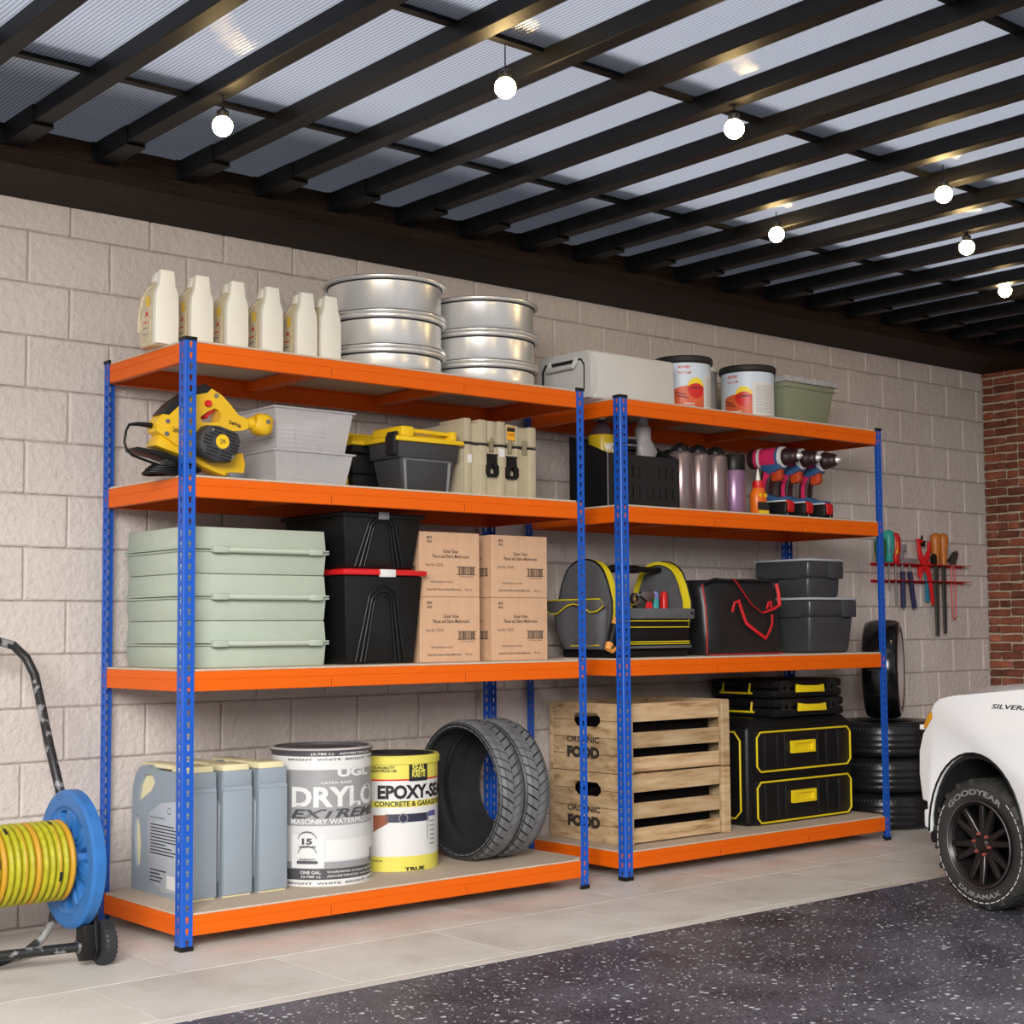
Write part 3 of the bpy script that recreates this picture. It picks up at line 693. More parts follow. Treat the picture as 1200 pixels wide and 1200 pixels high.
M['carton'] = mat('corrugated_card', (.62, .385, .235), .8, vary=.06, vscale=30)
def carton(loc, label):
    t = thing('carton', label, 'box', loc, group='brown mushroom cartons')
    w_, d_, h_ = .262, .36, .2235
    b = B().box(0, w_, 0, d_, 0, h_, .002, 1).obj('box', 'carton', t)
    B().box(.126, .136, -.0004, d_*.5, h_-.0002, h_+.0006).obj('top_seam', mat('seam_brown', (.34, .20, .115), .8), t)  # darker brown strip along the top seam
    p = B(); f = lambda u, v: (u, -.0006, v)
    def tx(s_, u0, v0, ww, hh, bold=.01): p.text(s_, ww, hh, lambda u, v: (u0+u, -.0006, v0+v), bold=bold, n=2)
    tx('24/16', .028, .199, .023, .010, .03); tx('W23', .028, .185, .022, .009, .03)
    tx('Great Value', .100, .1515, .066, .0125); tx('Pieces and Stems Mushrooms', .055, .134, .158, .0125)
    tx('Item No. 122218', .026, .105, .072, .010, 0); tx('KEEP FROM FREEZING OR MOISTURE', .046, .048, .095, .006, 0)
    tx('Great Value Pieces and Stems Mushrooms', .030, .022, .148, .008); tx('24-16 oz', .196, .022, .030, .008)
    x = .165; rr = random.Random(3)
    while x < .240:
        q = rr.choice((.0012, .0018, .003)); p.quad(x, x+q, .078, .104, f); x += q+rr.choice((.0012, .002, .0028))
    p.quad(.160, .245, .1035, .1055, f).quad(.160, .245, .0765, .0785, f).text('0 78742 08452', .066, .005, lambda u, v: (.170+u, -.0006, .068+v), n=1)
    g = lambda u, v: (-.0006, .115-u, v)
    x = .012
    while x < .090:
        q = rr.choice((.0012, .0018, .003)); p.quad(x, x+q, .078, .104, g); x += q+rr.choice((.0012, .002, .0028))
    p.quad(.008, .094, .1035, .1055, g).quad(.008, .094, .0765, .0785, g)
    p.text('Mushrooms', .06, .012, lambda u, v: (-.0006, .115-u, .136+v), n=2).text('24-16 oz', .05, .008, lambda u, v: (-.0006, .115-u, .022+v), n=2)
    p.obj('print', 'ink', t); return t
c0 = carton((.957, .125, Z2), 'brown printed carton at the bottom left, behind the red lid tote')
dup(c0, (.956, .125, Z2+.2245), 'brown printed carton at the top left of the four cartons')
dup(c0, (1.286, .14, Z2), 'brown printed carton at the bottom right of the four cartons')
dup(c0, (1.287, .14, Z2+.2245), 'brown printed carton at the top right of the four cartons')

# ================================================================== LEFT RACK, BOTTOM SHELF
Z1 = ZS[0]
M['slate'] = mat('slate_blue_plastic', (.285, .335, .385), .38, vary=.04)
M['slate_light'] = mat('slate_label', (.42, .46, .51), .45)
def jerry(loc, label):
    t = thing('jerry_can', label, 'canister', loc, group='slate grey canisters')
    prof = [(0, 0), (.355, 0), (.358, .02), (.358, .27), (.352, .32), (.335, .365), (.30, .392), (.255, .398), (.225, .385), (.205, .372), (.18, .385), (.0, .385), (.0, .325), (-.004, .315), (-.004, .01)]
    hole = [(.300, .335), (.270, .368), (.215, .370), (.200, .345), (.225, .318), (.290, .288), (.318, .280)]
    slot = [(.332, .235), (.315, .235), (.300, .200), (.292, .15), (.296, .09), (.310, .065), (.325, .075), (.336, .13), (.338, .19)]
    B().prism([prof, hole, slot], 'yz', .0, .105).obj('shell', 'slate', t, ang=40)
    B().frus((.004, .100, .001, .10, .385), (.008, .096, .006, .10, .405), .004).box(.02, .085, .10, .33, .388, .402, .004).obj('cap', 'cream', t)
    B().box(.004, .100, -.002, .34, -.0002, .006).obj('base', 'cream', t)
    B().prism([(.01, .01), (.348, .01), (.349, .27), (.343, .317), (.327, .358), (.297, .382), (.255, .388), (.225, .376), (.205, .362), (.18, .375), (.01, .375)], 'yz', .010, .095).obj('liner', 'cream', t)
    B().frus((.002, .103, -.010, .004, .006), (.001, .104, -.0075, .004, .325), .003).frus((.001, .104, -.0075, .004, .325), (.004, .101, -.004, .004, .338), 0).frus((.004, .101, -.004, .004, .338), (.003, .102, -.005, .004, .386), .002).obj('front_plate', 'slate', t)
    lb = B().prism([(.02, .05), (.06, .02), (.14, .012), (.20, .03), (.235, .07), (.25, .16), (.235, .25), (.16, .285), (.03, .30), (.012, .28)], 'yz', -.0015, .0005, bev=.0008).obj('label_panel', 'slate_light', t)
    p = B(); f = left(-.0018, .225, 0); rr = random.Random(5)
    for k in range(10): p.quad(0, .10+rr.random()*.09, .215-k*.0098, .2185-k*.0098, f)
    for k in range(4): p.quad(.0, .06+rr.random()*.05, .075-k*.011, .079-k*.011, f)
    p.text('SAE 5W-30 SYNTHETIC', .10, .007, lambda u, v: (-.0018, .225-u, .235+v), n=1)
    p.lathe([(.009, 0), (.011, 0)], (-.0018, .10, .265), 'x', 16)
    p.obj('label_print', 'ink', lb)
    B().quad(.11, .165, .028, .068, f).obj('blank_tag', 'white', lb); return t
j0 = jerry((.104, .175, Z1), 'slate grey canister nearest the post, with a handle and text label on its side')
dup(j0, (.229, .175, Z1), 'middle one of the three slate grey canisters')
dup(j0, (.356, .175, Z1), 'slate grey canister standing beside the grey and white paint tin')

def facing(x, y): return math.atan2(-2.119-x, -(-4.006-y))
M['gray_light'] = mat('label_light_grey', (.62, .62, .62), .45); M['gray_mid'] = mat('label_mid_grey', (.30, .30, .31), .45); M['gray_dark'] = mat('label_dark_grey', (.07, .07, .075), .45)
t = thing('paint_can', 'large grey and white paint tin beside the slate canisters', 'paint tin', (.658, .275, Z1))
Rr = .165
def zz(px): return (1041-px)/159*.424
lv = [(1041, 'rim'), (1033, 'white'), (1021, 'gray_dark'), (1010, 'gray_mid'), (984, 'gray_light'), (966, 'gray_light'), (949, 'gray_mid'), (918, 'gray_mid'), (902, 'white'), (886, 'gray_dark'), (882, 'rim')]
pr_ = [(0, 0), (Rr, 0)]; ms = [0]; names = ['white', 'gray_dark', 'gray_mid', 'gray_light', 'steel']
for px, nm in ((1033, 0), (1020, 1), (1012, 2), (984, 3), (969, 3), (902, 2), (886, 0), (881, 1)):
    pr_.append((Rr, zz(px))); ms.append(nm)
h_ = zz(881)
pr_ += [(Rr+.005, h_), (Rr+.006, h_+.006), (Rr+.002, h_+.012), (Rr-.008, h_+.012), (Rr-.012, h_+.002), (Rr-.03, h_), (Rr-.034, h_+.004), (0, h_+.004)]; ms += [1, 1, 4, 4, 1, 4, 1, 1]
B().lathe(pr_, n=64, mis=ms).obj('tin', names, t, ang=30)
a0 = facing(.658, .275); e_ = Rr+.0012
def L_(deg, px): return wrap(0, 0, e_, a0+R(deg), zz(px))
p = B()
p.text('DRYLOK', e_*R(138), zz(922)-zz(947), L_(-35, 947), bold=.035).text('LATEX BASE', e_*R(36), .008, L_(0, 919), bold=.02).text('MASONRY WATERPROOFER', e_*R(116), .017, L_(-36, 967), bold=.02)
p.text('UGL', e_*R(46), .030, L_(18, 911), bold=.05)
p.text('ONE GAL.', e_*R(24), .010, L_(-24, 1026), bold=.02).text('(3.785 L)', e_*R(22), .008, L_(-23, 1031), bold=.02).text('WARNING: Irritates eyes and skin', e_*R(80), .009, L_(6, 1026), bold=.01).text('ADVERTENCIA: irrita los ojos', e_*R(74), .009, L_(6, 1031), bold=.01).text('(3.785 L)   ADVERTENCIA', e_*R(80), .009, L_(-12, 885), bold=.02)
p.quad(0, e_*R(38), 0, zz(979)-zz(1019), L_(-35, 1019), 8)
p.quad(0, e_*R(86), 0, zz(986)-zz(1010), L_(5, 1010), 14)
p.obj('white_print', 'white', t)
p = B()
p.text('EXTREME', e_*R(124), zz(949)-zz(960), L_(-36, 960), bold=.03, shear=.3)
for k, px in enumerate((891, 1038.5)): p.text('BRIGHT  WHITE  BRIGHT  WHITE', e_*R(130), .007, L_(-40, px), bold=.02)
e2 = e_+.001
def L2(deg, px): return wrap(0, 0, e2, a0+R(deg), zz(px))
p.text('15', e2*R(12), .020, L2(-22, 991), bold=.05).text('YEAR', e2*R(22), .007, L2(-27, 995), bold=.04)
for px in (984, 1001):
    p.add([L2(-16, px)(e2*.19*math.cos(a), .026*math.sin(a)-.022+.02) for a in [PI*i/10 for i in range(11)]]+[L2(-16, px)(e2*.175*math.cos(a), .022*math.sin(a)-.002) for a in [PI*i/10 for i in range(11)]], [(i, i+1, 12+i, 11+i) for i in range(10)])
p.quad(0, e2*R(24), 0, .010, L2(-28, 1014), 5).text('WARRANTY', e2*R(20), .007, L2(-26, 1010), bold=.03)
p.quad(0, e_*R(10), 0, .045, L_(70, 1018), 3)
p.obj('dark_print', 'gray_dark', t)

M['label_yellow'] = mat('label_yellow', (.74, .66, .11), .45)
cx, cy, Rr = 1.005, .350, .156
t = thing('paint_can', 'yellow and white coating tin in front of the standing tyres', 'paint tin', (cx, cy, Z1))
def zz(px): return (1022-px)/125*.350
pr_ = [(0, 0), (Rr, 0), (Rr, zz(1004)), (Rr, zz(913)), (Rr, zz(911)), (Rr, zz(894)), (Rr+.006, zz(893)), (Rr+.007, zz(886)), (Rr+.002, zz(883)), (Rr-.012, zz(883)), (Rr-.018, zz(887)), (0, zz(887))]
B().lathe(pr_, n=64, mis=[0, 0, 1, 2, 0, 0, 0, 0, 0, 3, 3]).obj('tin', ['label_yellow', 'white', 'red', 'charcoal'], t, ang=30)
a0 = facing(cx, cy); e_ = Rr+.0012
def L_(deg, px): return wrap(0, 0, e_, a0+R(deg), zz(px))
p = B()
p.text('EPOXY-SEAL', e_*R(116), zz(918)-zz(935), L_(-20, 935), bold=.045)
p.text('CONCRETE & GARAGE FLOOR PAINT', e_*R(146), .018, L_(-24, 944), bold=.03)
p.text('HIGH DURABILITY', e_*R(42), .009, L_(-40, 898.5), bold=.03).text('INTERIOR/EXTERIOR USE', e_*R(46), .009, L_(-42, 902.5), bold=.03)
p.quad(0, e_*R(28), 0, zz(892)-zz(914), L_(20, 914), 6)
p.text('ONE GALLON', e_*R(16), .006, L_(-30, 1010), bold=.02).text('TRUE', e_*R(28), .012, L_(14, 1021.5), bold=.05)
p.obj('dark_print', 'ink', t)
e_ += .001
B().text('SEAL', e_*R(20), .024, L_(24, 902), bold=.03).text('KRETE', e_*R(20), .020, L_(24, 909), bold=.03).obj('badge_print', 'label_yellow', t)
e_ -= .0016
B().quad(0, e_*R(150), 0, .022, L_(-40, 945), 24).obj('yellow_band', 'label_yellow', t)
e_ += .0004
B().quad(0, e_*R(60), 0, zz(953)-zz(963), L_(-10, 963), 10).obj('photo_band', mat('navy_print', (.03, .03, .06), .4), t)
e_ += .0004
q_ = B(); f = L_(-40, 985)
q_.add([f(0, .0), f(e_*R(18), .036), f(e_*R(33), .058), f(e_*R(33), .088), f(e_*R(18), .086), f(0, .088)], [(0, 1, 4, 5), (1, 2, 3, 4)]); q_.obj('photo_floor', mat('terracotta_print', (.30, .10, .05), .45), t)
q_ = B(); f = L_(8, 958); q_.lathe([(.013, 0), (.017, 0)], (0, 0, 0), 'x', 20)
q_.v = [f(.012+y_, z_) for x_, y_, z_ in q_.v]; q_.obj('photo_badge', 'gray', t)
q_ = B().quad(0, e_*R(16), 0, .018, L_(50, 958), 4); q_.obj('blue_panel', mat('blue_print', (.10, .10, .32), .45), t)
q_ = B().quad(0, e_*R(1.5), 0, .088, L_(47, 985), 2)
for k in range(6): q_.quad(0, e_*R(11), 0, .005, L_(52, 965+k*5.5), 3)
q_.obj('small_print', 'gray_mid', t)

# two worn tyres standing on edge
def tread(b, Rt, x0, x1, n, dep, slant=.03, mi=0):
    """two halves of chevron blocks around a tyre whose axis is x"""
    cols = [(x0, x0+.20*(x1-x0), slant, 0), (x0+.24*(x1-x0), x0+.48*(x1-x0), slant, .5), (x0+.52*(x1-x0), x0+.76*(x1-x0), -slant, .5), (x0+.80*(x1-x0), x1, -slant, 0)]
    for (xa, xb, sl_, ph) in cols:
        for i in range(n):
            a = 2*PI*(i+ph)/n; da = 2*PI/n*.80; V = []
            edge = (xa == x0, xb == x1)
            for r_ in (Rt-.004, Rt+dep):
                for (x, s_, ed) in ((xa, 0, edge[0]), (xb, sl_*3, edge[1])):
                    for g in (0, da):
                        q = a+g+s_; rr = r_-(.010 if ed else 0); V.append((x, rr*math.cos(q), rr*math.sin(q)))
            b.add(V, [(4, 6, 7, 5), (0, 4, 5, 1), (2, 3, 7, 6), (0, 2, 6, 4), (1, 5, 7, 3)], mi)
def worn_tyre(loc, label, near):
    t = thing('tyre', label, 'tyre', loc, group='worn tyres standing on the bottom shelf')
    Rt, wd = .239, .112; ri = .222 if near else .15
    pr_ = [(ri if near else .215, .004), (.235, .0), (.2415, .007), (Rt, .016), (Rt, wd-.016), (.2415, wd-.007), (.235, wd), (ri, wd-.004), (ri, wd-.012), (.226, wd-.018), (.228, .02), (.218, .010), (ri if near else .215, .004)]
    B().lathe(pr_, axis='x', n=64).obj('carcass', 'rubber', t, ang=40)
    b = B(); tread(b, Rt, .002, wd-.002, 44, .009, .022); b.obj('tread', 'rubber_gray', t, kind='stuff')
    return t
worn_tyre((1.222, .262, Z1+.2482), 'worn grey tyre on edge, nearer the yellow tin, its hollow side open', True)
worn_tyre((1.337, .262, Z1+.2482), 'worn grey tyre on edge, the one nearer the wooden crates', False)

# ================================================================== RIGHT RACK, TOP SHELF
M['cooler'] = mat('pale_grey_plastic', (.60, .60, .59), .55, vary=.04)
t = thing('cooler_box', 'pale grey cooler box with a black seam and a swing handle on its end', 'cooler', (1.748, .10, Z4))
lp = .30
B().frus((.012, .455, 0, lp, .0), (.012, .452, .006, lp-.006, .186), .012, 3).obj('body', 'cooler', t)
def ep(k): return [(.03-k, -.0), (.0-k, .02), (-.002-k, .14), (.035-k, .18+k*.5), (.27+k, .18+k*.5), (lp+k, .14), (lp-.002+k, .02), (.27+k, -.0)]
op = [(.012, .004), (-.004, .03), (-.004, .140), (.02, .184), (.282, .184), (lp+.004, .14), (lp+.004, .03), (.288, .004)]
ip = [(.050, .012), (.028, .035), (.028, .132), (.046, .156), (.254, .156), (.272, .132), (.272, .035), (.25, .012)]
jp = [(.056, .018), (.034, .038), (.034, .128), (.050, .150), (.250, .150), (.266, .128), (.266, .038), (.244, .018)]
B().prism([op, ip], 'yz', -.012, .02).obj('end_frame', 'cooler', t)
B().prism([ip, jp], 'yz', -.0125, .02).obj('seam', 'ink', t)
B().prism(jp, 'yz', -.006, .02).obj('end_panel', 'cooler', t)
hd = B().tube([(-.008, .075, .158), (-.026, .078, .128), (-.026, .222, .128), (-.008, .225, .158)], .010, 8); hd.obj('handle', 'cooler', t)
B().box(-.009, .0, .085, .215, .138, .158).obj('handle_recess', 'ink', t)

def rock_can(loc, label, a0):
    Rr = .112; h = .218
    t = thing('paint_can', label, 'paint tin', loc, group='paint tins with a desert picture on the top shelf')
    B().lathe([(0, 0), (Rr+.002, 0), (Rr+.002, .008), (Rr, .010), (Rr, .205), (Rr, .206), (Rr+.006, .207), (Rr+.010, .214), (Rr+.009, .230), (Rr+.004, .236), (Rr-.006, .236), (Rr-.012, .226), (0, .226)], n=56, mis=[2, 2, 2, 0, 0, 1, 1, 1, 1, 2, 1, 1]).obj('tin', ['sky_print', 'ink', 'steel_dark'], t, ang=30)
    e_ = Rr+.001
    def Lw(deg, z, k=0): return wrap(0, 0, e_+k, a0+R(deg), z)
    g = e_*R(66); us = lin(0, g, 12); c0_ = g*.72; rr_ = .037
    hill = lambda u: .088+.014*math.sin(PI*min(1, u/g*1.2))
    strip(B(), Lw(-66, .010), us, lambda u: 0, hill).obj('orange_print', 'desert', t)
    uc = [c0_-rr_*math.cos(PI*i/14) for i in range(15)]
    arc_ = lambda u: math.sqrt(max(0, rr_*rr_-(u-c0_)**2))
    strip(B(), Lw(-66, .010, .0005), uc, lambda u: .098, lambda u: .098+arc_(u)).obj('sun_print', 'yellow_print', t)
    strip(B(), Lw(-66, .010, .0008), uc, lambda u: .098-1.3*arc_(u), lambda u: .098+.014*math.sin(PI*(u-c0_+rr_)/(2*rr_))).obj('red_print', 'red', t)
    q = B(); strip(q, Lw(-66, .010, .0012), lin(c0_-.030, c0_+.030, 8), lambda u: .090, lambda u: .091+.007*math.cos((u-c0_)/.030*PI/2)); strip(q, Lw(-66, .010, .0012), lin(.004, .05, 4), lambda u: .074-.25*u, lambda u: .079-.25*u); strip(q, Lw(-66, .010, .0012), lin(.01, .06, 4), lambda u: .062-.22*u, lambda u: .067-.22*u); q.obj('dune_shadow_print', 'maroon_print', t)
    q = B(); q.quad(0, e_*R(62), .0, .150, Lw(1, .012), 10); q.quad(0, e_*R(38), 0, .150, Lw(-106, .012), 6); q.obj('white_panel', 'white', t)
    q = B()
    for k in range(14): q.quad(0, e_*R(44), 0, .0018, Lw(8, .034+k*.0085, .0006), 8)
    for k in range(4): q.quad(0, .015, 0, .006, Lw(-100, .06+k*.012, .0006), 2)
    q.obj('fine_print', 'gray', t)
    q = B().quad(0, e_*R(62), 0, .012, Lw(1, .010, .0006), 8).text('MONTEREY', .050, .011, Lw(-56, .182), bold=.03).text('WILD FLAME', .057, .010, Lw(-58, .160), bold=.01); q.obj('red_lettering', 'red', t)
    q = B().text('PREMIUM', .04, .008, Lw(-44, .034, .0014), bold=.03, shear=.2).text('QUALITY', .052, .009, Lw(-48, .020, .0014), bold=.03, shear=.2); q.obj('white_lettering', 'white', t)
    return t
M['sky_print'] = mat('pale_blue_print', (.60, .70, .82), .4); M['desert'] = mat('desert_orange_print', (.66, .11, .03), .45); M['yellow_print'] = mat('yellow_print', (.86, .66, .03), .45); M['maroon_print'] = mat('maroon_print', (.16, .02, .02), .5)
M['can_gray'] = mat('can_grey_print', (.40, .38, .38), .4)
rock_can((2.40, .245, Z4), 'paint tin with a desert picture, standing against the pale grey cooler', facing(2.40, .245)+R(46))
rock_can((2.775, .225, Z4), 'paint tin with a desert picture, standing against the green bin', facing(2.775, .225)+R(10))
t = thing('paint_can', 'plain grey paint tin set back between the two pictured tins', 'paint tin', (2.67, .412, Z4))
B().lathe([(0, 0), (.080, 0), (.080, .225), (.086, .228), (.086, .245), (.077, .248), (.067, .240), (0, .240)], n=48, mis=[0, 0, 1, 1, 2, 2, 1]).obj('tin', ['can_gray', 'gray_light', 'steel'], t, ang=30)
M['olive'] = mat('grey_green_plastic', (.22, .245, .165), .5); M['lid_gray'] = mat('speckled_lid', (.42, .41, .42), .7, vary=.35, vscale=60)
t = thing('storage_bin', 'grey green bin with a pale speckled lid at the right end of the top shelf', 'box', (2.917, .14, Z4))
B().frus((.030, .315, .02, .27, 0), (.005, .345, .0, .295, .192), .010).obj('body', 'olive', t)
B().box(.0, .35, -.004, .30, .165, .170, .002).obj('rim', 'olive', t)
B().box(-.008, .360, -.012, .31, .188, .216, .006).obj('lid', 'lid_gray', t)

# ================================================================== RIGHT RACK, SECOND SHELF FROM THE TOP
t = thing('file_bin', 'black metal bin with slotted front holding spray bottles', 'bin', (1.838, .115, Z3))
wx, dy = .390, .215
B().prism([(0, 0), (dy, 0), (dy, .290), (0, .205)], 'yz', 0, .003).prism([(0, 0), (dy, 0), (dy, .290), (0, .205)], 'yz', wx-.003, wx).box(.003, wx-.003, dy-.003, dy, 0, .285).box(.003, wx-.003, .003, dy-.003, 0, .003).obj('side_panel', 'charcoal_dark', t)
sl = [[(0, 0), (wx, 0), (wx, .205), (0, .205)]]
for k in range(10):
    for z in (.040, .118):
        x = .022+k*.0365; sl.append([(x, z), (x+.006, z), (x+.006, z+.045), (x, z+.045)])
B().prism(sl, 'xz', 0, .003).obj('slotted_front', 'charcoal', t)
B().box(-.0015, .0015, -.0015, .0015, 0, .206).obj('edge_strip', 'gray', t)
t = thing('spray_bottle', 'yellow bottle with a dark shoulder and pale cap, standing in the black bin', 'bottle', (1.925, .235, Z3+.0035))
b = B().lathe([(0, 0), (.052, 0), (.055, .008), (.055, .272), (.052, .285)], n=32); b.obj('body', mat('amber_plastic', (.48, .33, .01), .25), t, ang=40)
B().lathe([(.0525, .284), (.050, .292), (.030, .318), (.018, .330), (.018, .345), (0, .345)], n=32).obj('shoulder', mat('plum_plastic', (.06, .035, .045), .3), t, ang=50)
B().lathe([(0, .345), (.013, .345), (.014, .352), (.014, .372), (.010, .376), (0, .376)], n=20).obj('cap', 'white', t)
B().text('WD', .05, .035, wrap(0, 0, .0565, facing(1.925, .235)+R(8), .215), bold=.05).obj('lettering', 'white', t)
t = thing('nozzle', 'grey plastic nozzle with a flared foot sticking up from the black bin', 'nozzle', (2.15, .235, Z3+.0035))
B().loft([(.0, 0, .035, .035, 0, 2), (.01, 0, .035, .035, .20, 2), (.012, 0, .058, .036, .238, 2.5), (.006, 0, .048, .034, .262, 2.2), (.0, 0, .034, .032, .285, 2), (0, 0, .034, .032, .328, 2), (0, 0, .033, .031, .334, 2), (0, 0, .023, .023, .340, 2), (0, 0, .021, .021, .372, 2)], n=28).obj('body', mat('grey_nozzle', (.36, .33, .34), .4), t, ang=40)
t = thing('cable_reel', 'black coil with pale stripes lying in the black bin behind the post', 'coil', (2.045, .24, Z3+.0035))
b = B().lathe([(0, 0), (.05, 0), (.05, .225), (.046, .23), (0, .23)], n=28); b.obj('core', 'black', t)
for k in range(4): B().lathe([(.050, .232+k*.014), (.055, .235+k*.014), (.055, .240+k*.014), (.050, .243+k*.014), (0, .243+k*.014), (0, .232+k*.014), (.05, .232+k*.014)], n=28).obj('coil', 'gray' if k % 2 else 'black', t)
M['mauve'] = mat('taupe_metal', (.235, .175, .175), .25, .55); M['purple'] = mat('mauve_metal', (.29, .17, .29), .28, .45)
def aerosol(loc, label, r_, h):
    t = thing('aerosol_can', label, 'spray can', loc, group='taupe canisters beside the black bin')
    B().lathe([(0, 0), (r_-.002, 0), (r_, .004), (r_, h-.016), (r_-.004, h-.006), (r_-.012, h), (0, h)], n=40).obj('body', 'mauve', t, ang=40)
    c = B().lathe([(0, h), (r_-.013, h), (r_-.012, h+.010), (r_-.020, h+.024), (.012, h+.034), (0, h+.034)], n=28)
    for k in range(6): c.box(r_-.022, r_-.008, -.004, .004, h+.004, h+.020, .002, 1, T=Matrix.Rotation(2*PI*k/6, 4, 'Z'))
    c.obj('cap', 'black', t, ang=40); return t
ac = aerosol((2.281, .155, Z3), 'taupe canister nearest the black bin', .049, .243)
dup(ac, (2.384, .155, Z3), 'middle taupe canister of the three in front')
dup(ac, (2.488, .155, Z3), 'taupe canister next to the mauve spray can')
ab = aerosol((2.277, .30, Z3), 'taupe canister half hidden at the back, behind the first one', .045, .238)
dup(ab, (2.375, .31, Z3), 'taupe canister at the back, seen between two front ones')
t = thing('spray_can', 'mauve spray can with a tall black cap', 'spray can', (2.592, .15, Z3))
B().lathe([(0, 0), (.045, 0), (.047, .004), (.047, .178), (.044, .184), (0, .184)], n=40).obj('body', 'purple', t)
B().lathe([(.0465, .184), (.0475, .188), (.047, .244), (.044, .249), (0, .249)], n=40).obj('cap', 'black', t)
t = thing('glue_bottle', 'small orange bottle with a red collar and pointed white tip', 'bottle', (2.703, .115, Z3))
B().loft([(0, 0, .034, .026, 0, 2.6), (0, 0, .037, .028, .004, 2.6), (0, 0, .037, .028, .080, 2.6), (0, 0, .034, .026, .100, 2.4), (0, 0, .022, .022, .116, 2)], 24).obj('body', mat('glue_orange', (.72, .15, .01), .35), t, ang=50)
B().lathe([(0, .116), (.022, .116), (.023, .119), (.023, .143), (.019, .146), (0, .146)], n=24).obj('collar', 'red', t)
B().lathe([(.011, .146), (.009, .160), (.005, .182), (.003, .196), (0, .197)], n=16).obj('tip', 'offwhite', t)
B().box(-.033, .033, -.0288, -.0275, .006, .022).obj('band', 'yellow', t); B().box(-.034, .034, -.0284, -.0270, .022, .056).obj('dark_label', 'ink', t)
q_ = B()
for x in (-.018, .014): q_.lathe([(0, -.029), (.009, -.029), (.009, -.025), (0, -.025)], (x, 0, .084), 'y', 16)
q_.obj('roundels', 'yellow', t)

M['d_blue'] = mat('drill_blue', (.035, .105, .25), .35); M['d_pink'] = mat('drill_pink', (.70, .03, .13), .35); M['d_orange'] = mat('drill_orange', (.55, .065, .015), .4); M['maroon'] = mat('dark_plum', (.03, .010, .012), .45)
def drill(loc, label, rz):
    t = thing('power_drill', label, 'drill', loc, rz, group='power drills')
    # x = towards the chuck
    B().loft([(0, 0, .036, .036, -.115, 2.4), (0, 0, .044, .043, -.095, 2.4), (0, 0, .044, .043, -.02, 2.4), (0, 0, .044, .043, .028, 2.4)], 24, T=Matrix.Translation((0, 0, .268)) @ Matrix.Rotation(R(90), 4, 'Y')).obj('motor_body', 'd_pink', t, ang=50)
    B().loft([(0, 0, .036, .036, -.120, 2.4), (0, 0, .043, .042, -.112, 2.4), (0, 0, .0455, .0445, -.094, 2.4), (0, 0, .0455, .0445, -.088, 2.4)], 24, T=Matrix.Translation((0, 0, .268)) @ Matrix.Rotation(R(90), 4, 'Y')).obj('rear_cap', 'maroon', t, ang=50)
    B().loft([(0, 0, .044, .043, -.072, 2.4), (0, 0, .0455, .0445, -.071, 2.4), (0, 0, .0455, .0445, -.060, 2.4), (0, 0, .044, .043, -.059, 2.4)], 24, T=Matrix.Translation((0, 0, .268)) @ Matrix.Rotation(R(90), 4, 'Y')).obj('white_band', 'white', t, ang=50)
    B().lathe([(.030, .024), (.044, .026), (.047, .032), (.045, .044), (.040, .046), (.030, .044), (.030, .024)], (0, 0, .268), 'x', 28).obj('torque_ring', 'white', t)
    B().lathe([(.043, .016), (.0462, .018), (.0462, .028), (.043, .030)], (0, 0, .268), 'x', 28).obj('blue_ring', 'd_blue', t)
    B().lathe([(0, .044), (.036, .044), (.038, .050), (.038, .064), (.033, .070), (.031, .090), (.026, .104), (.016, .112), (0, .112)], (0, 0, .268), 'x', 28).obj('chuck', 'maroon', t, ang=40)
    B().lathe([(0, .110), (.017, .110), (.015, .120), (.005, .130), (0, .132)], (0, 0, .268), 'x', 16).obj('chuck_tip', 'steel', t)
    B().prism([(-.058, .240), (.040, .240), (.036, .216), (.010, .205), (-.018, .195), (-.050, .215)], 'xz', -.034, .034, bev=.006).obj('lower_shell', 'd_blue', t)
    B().prism([(-.052, .220), (-.014, .205), (-.010, .190), (-.022, .15), (-.024, .11), (-.012, .088), (-.066, .088), (-.070, .11), (-.066, .16)], 'xz', -.026, .026, bev=.008).obj('handle', 'maroon', t)
    for s_ in (-1, 1):
        B().prism([[(-.040, .215), (-.008, .215), (.010, .200), (-.014, .195), (-.030, .170), (-.036, .14), (-.034, .112), (-.012, .090), (-.060, .090), (-.052, .11), (-.052, .16)], [(-.043, .18), (-.0425, .181), (-.042, .18)]], 'xz', s_*.0262, s_*.0285).obj('pink_trim', 'd_pink', t)
    B().prism([(-.006, .214), (.034, .214), (.030, .196), (.034, .180), (.022, .166), (-.010, .164), (-.016, .185)], 'xz', -.016, .016, bev=.004).obj('trigger', 'd_orange', t)
    B().prism([(-.075, .086), (-.058, .108), (-.012, .108), (.016, .094), (.055, .090), (.062, .078), (-.075, .078)], 'xz', -.036, .036, bev=.005).obj('foot', 'd_blue', t)
    B().box(-.070, .064, -.0375, .0375, .074, .080, .002).obj('foot_band', 'white', t)
    B().box(-.080, .070, -.040, .040, .014, .075, .010).obj('battery', 'black', t)
    B().prism([(.030, .030), (.069, .028), (.0745, .040), (.0745, .070), (.066, .080), (.030, .080)], 'xz', -.028, .028, bev=.004).obj('battery_clip', 'red', t)
    return t
t = thing('charger_tray', 'flat black tray under the three drills', 'tray', (2.705, .125, Z3))
B().box(0, .60, -.02, .14, 0, .012, .003).obj('tray', 'black', t)
for x in (.17, .31, .46): B().box(x, x+.004, -.0205, -.019, .001, .018).obj('clip', 'steel', t)
d0 = drill((2.925, .205, Z3-.0015), 'blue and pink power drill at the left of the three, its whole motor showing', R(-80))
dup(d0, (3.052, .205, Z3-.0015), 'blue and pink power drill in the middle of the three')
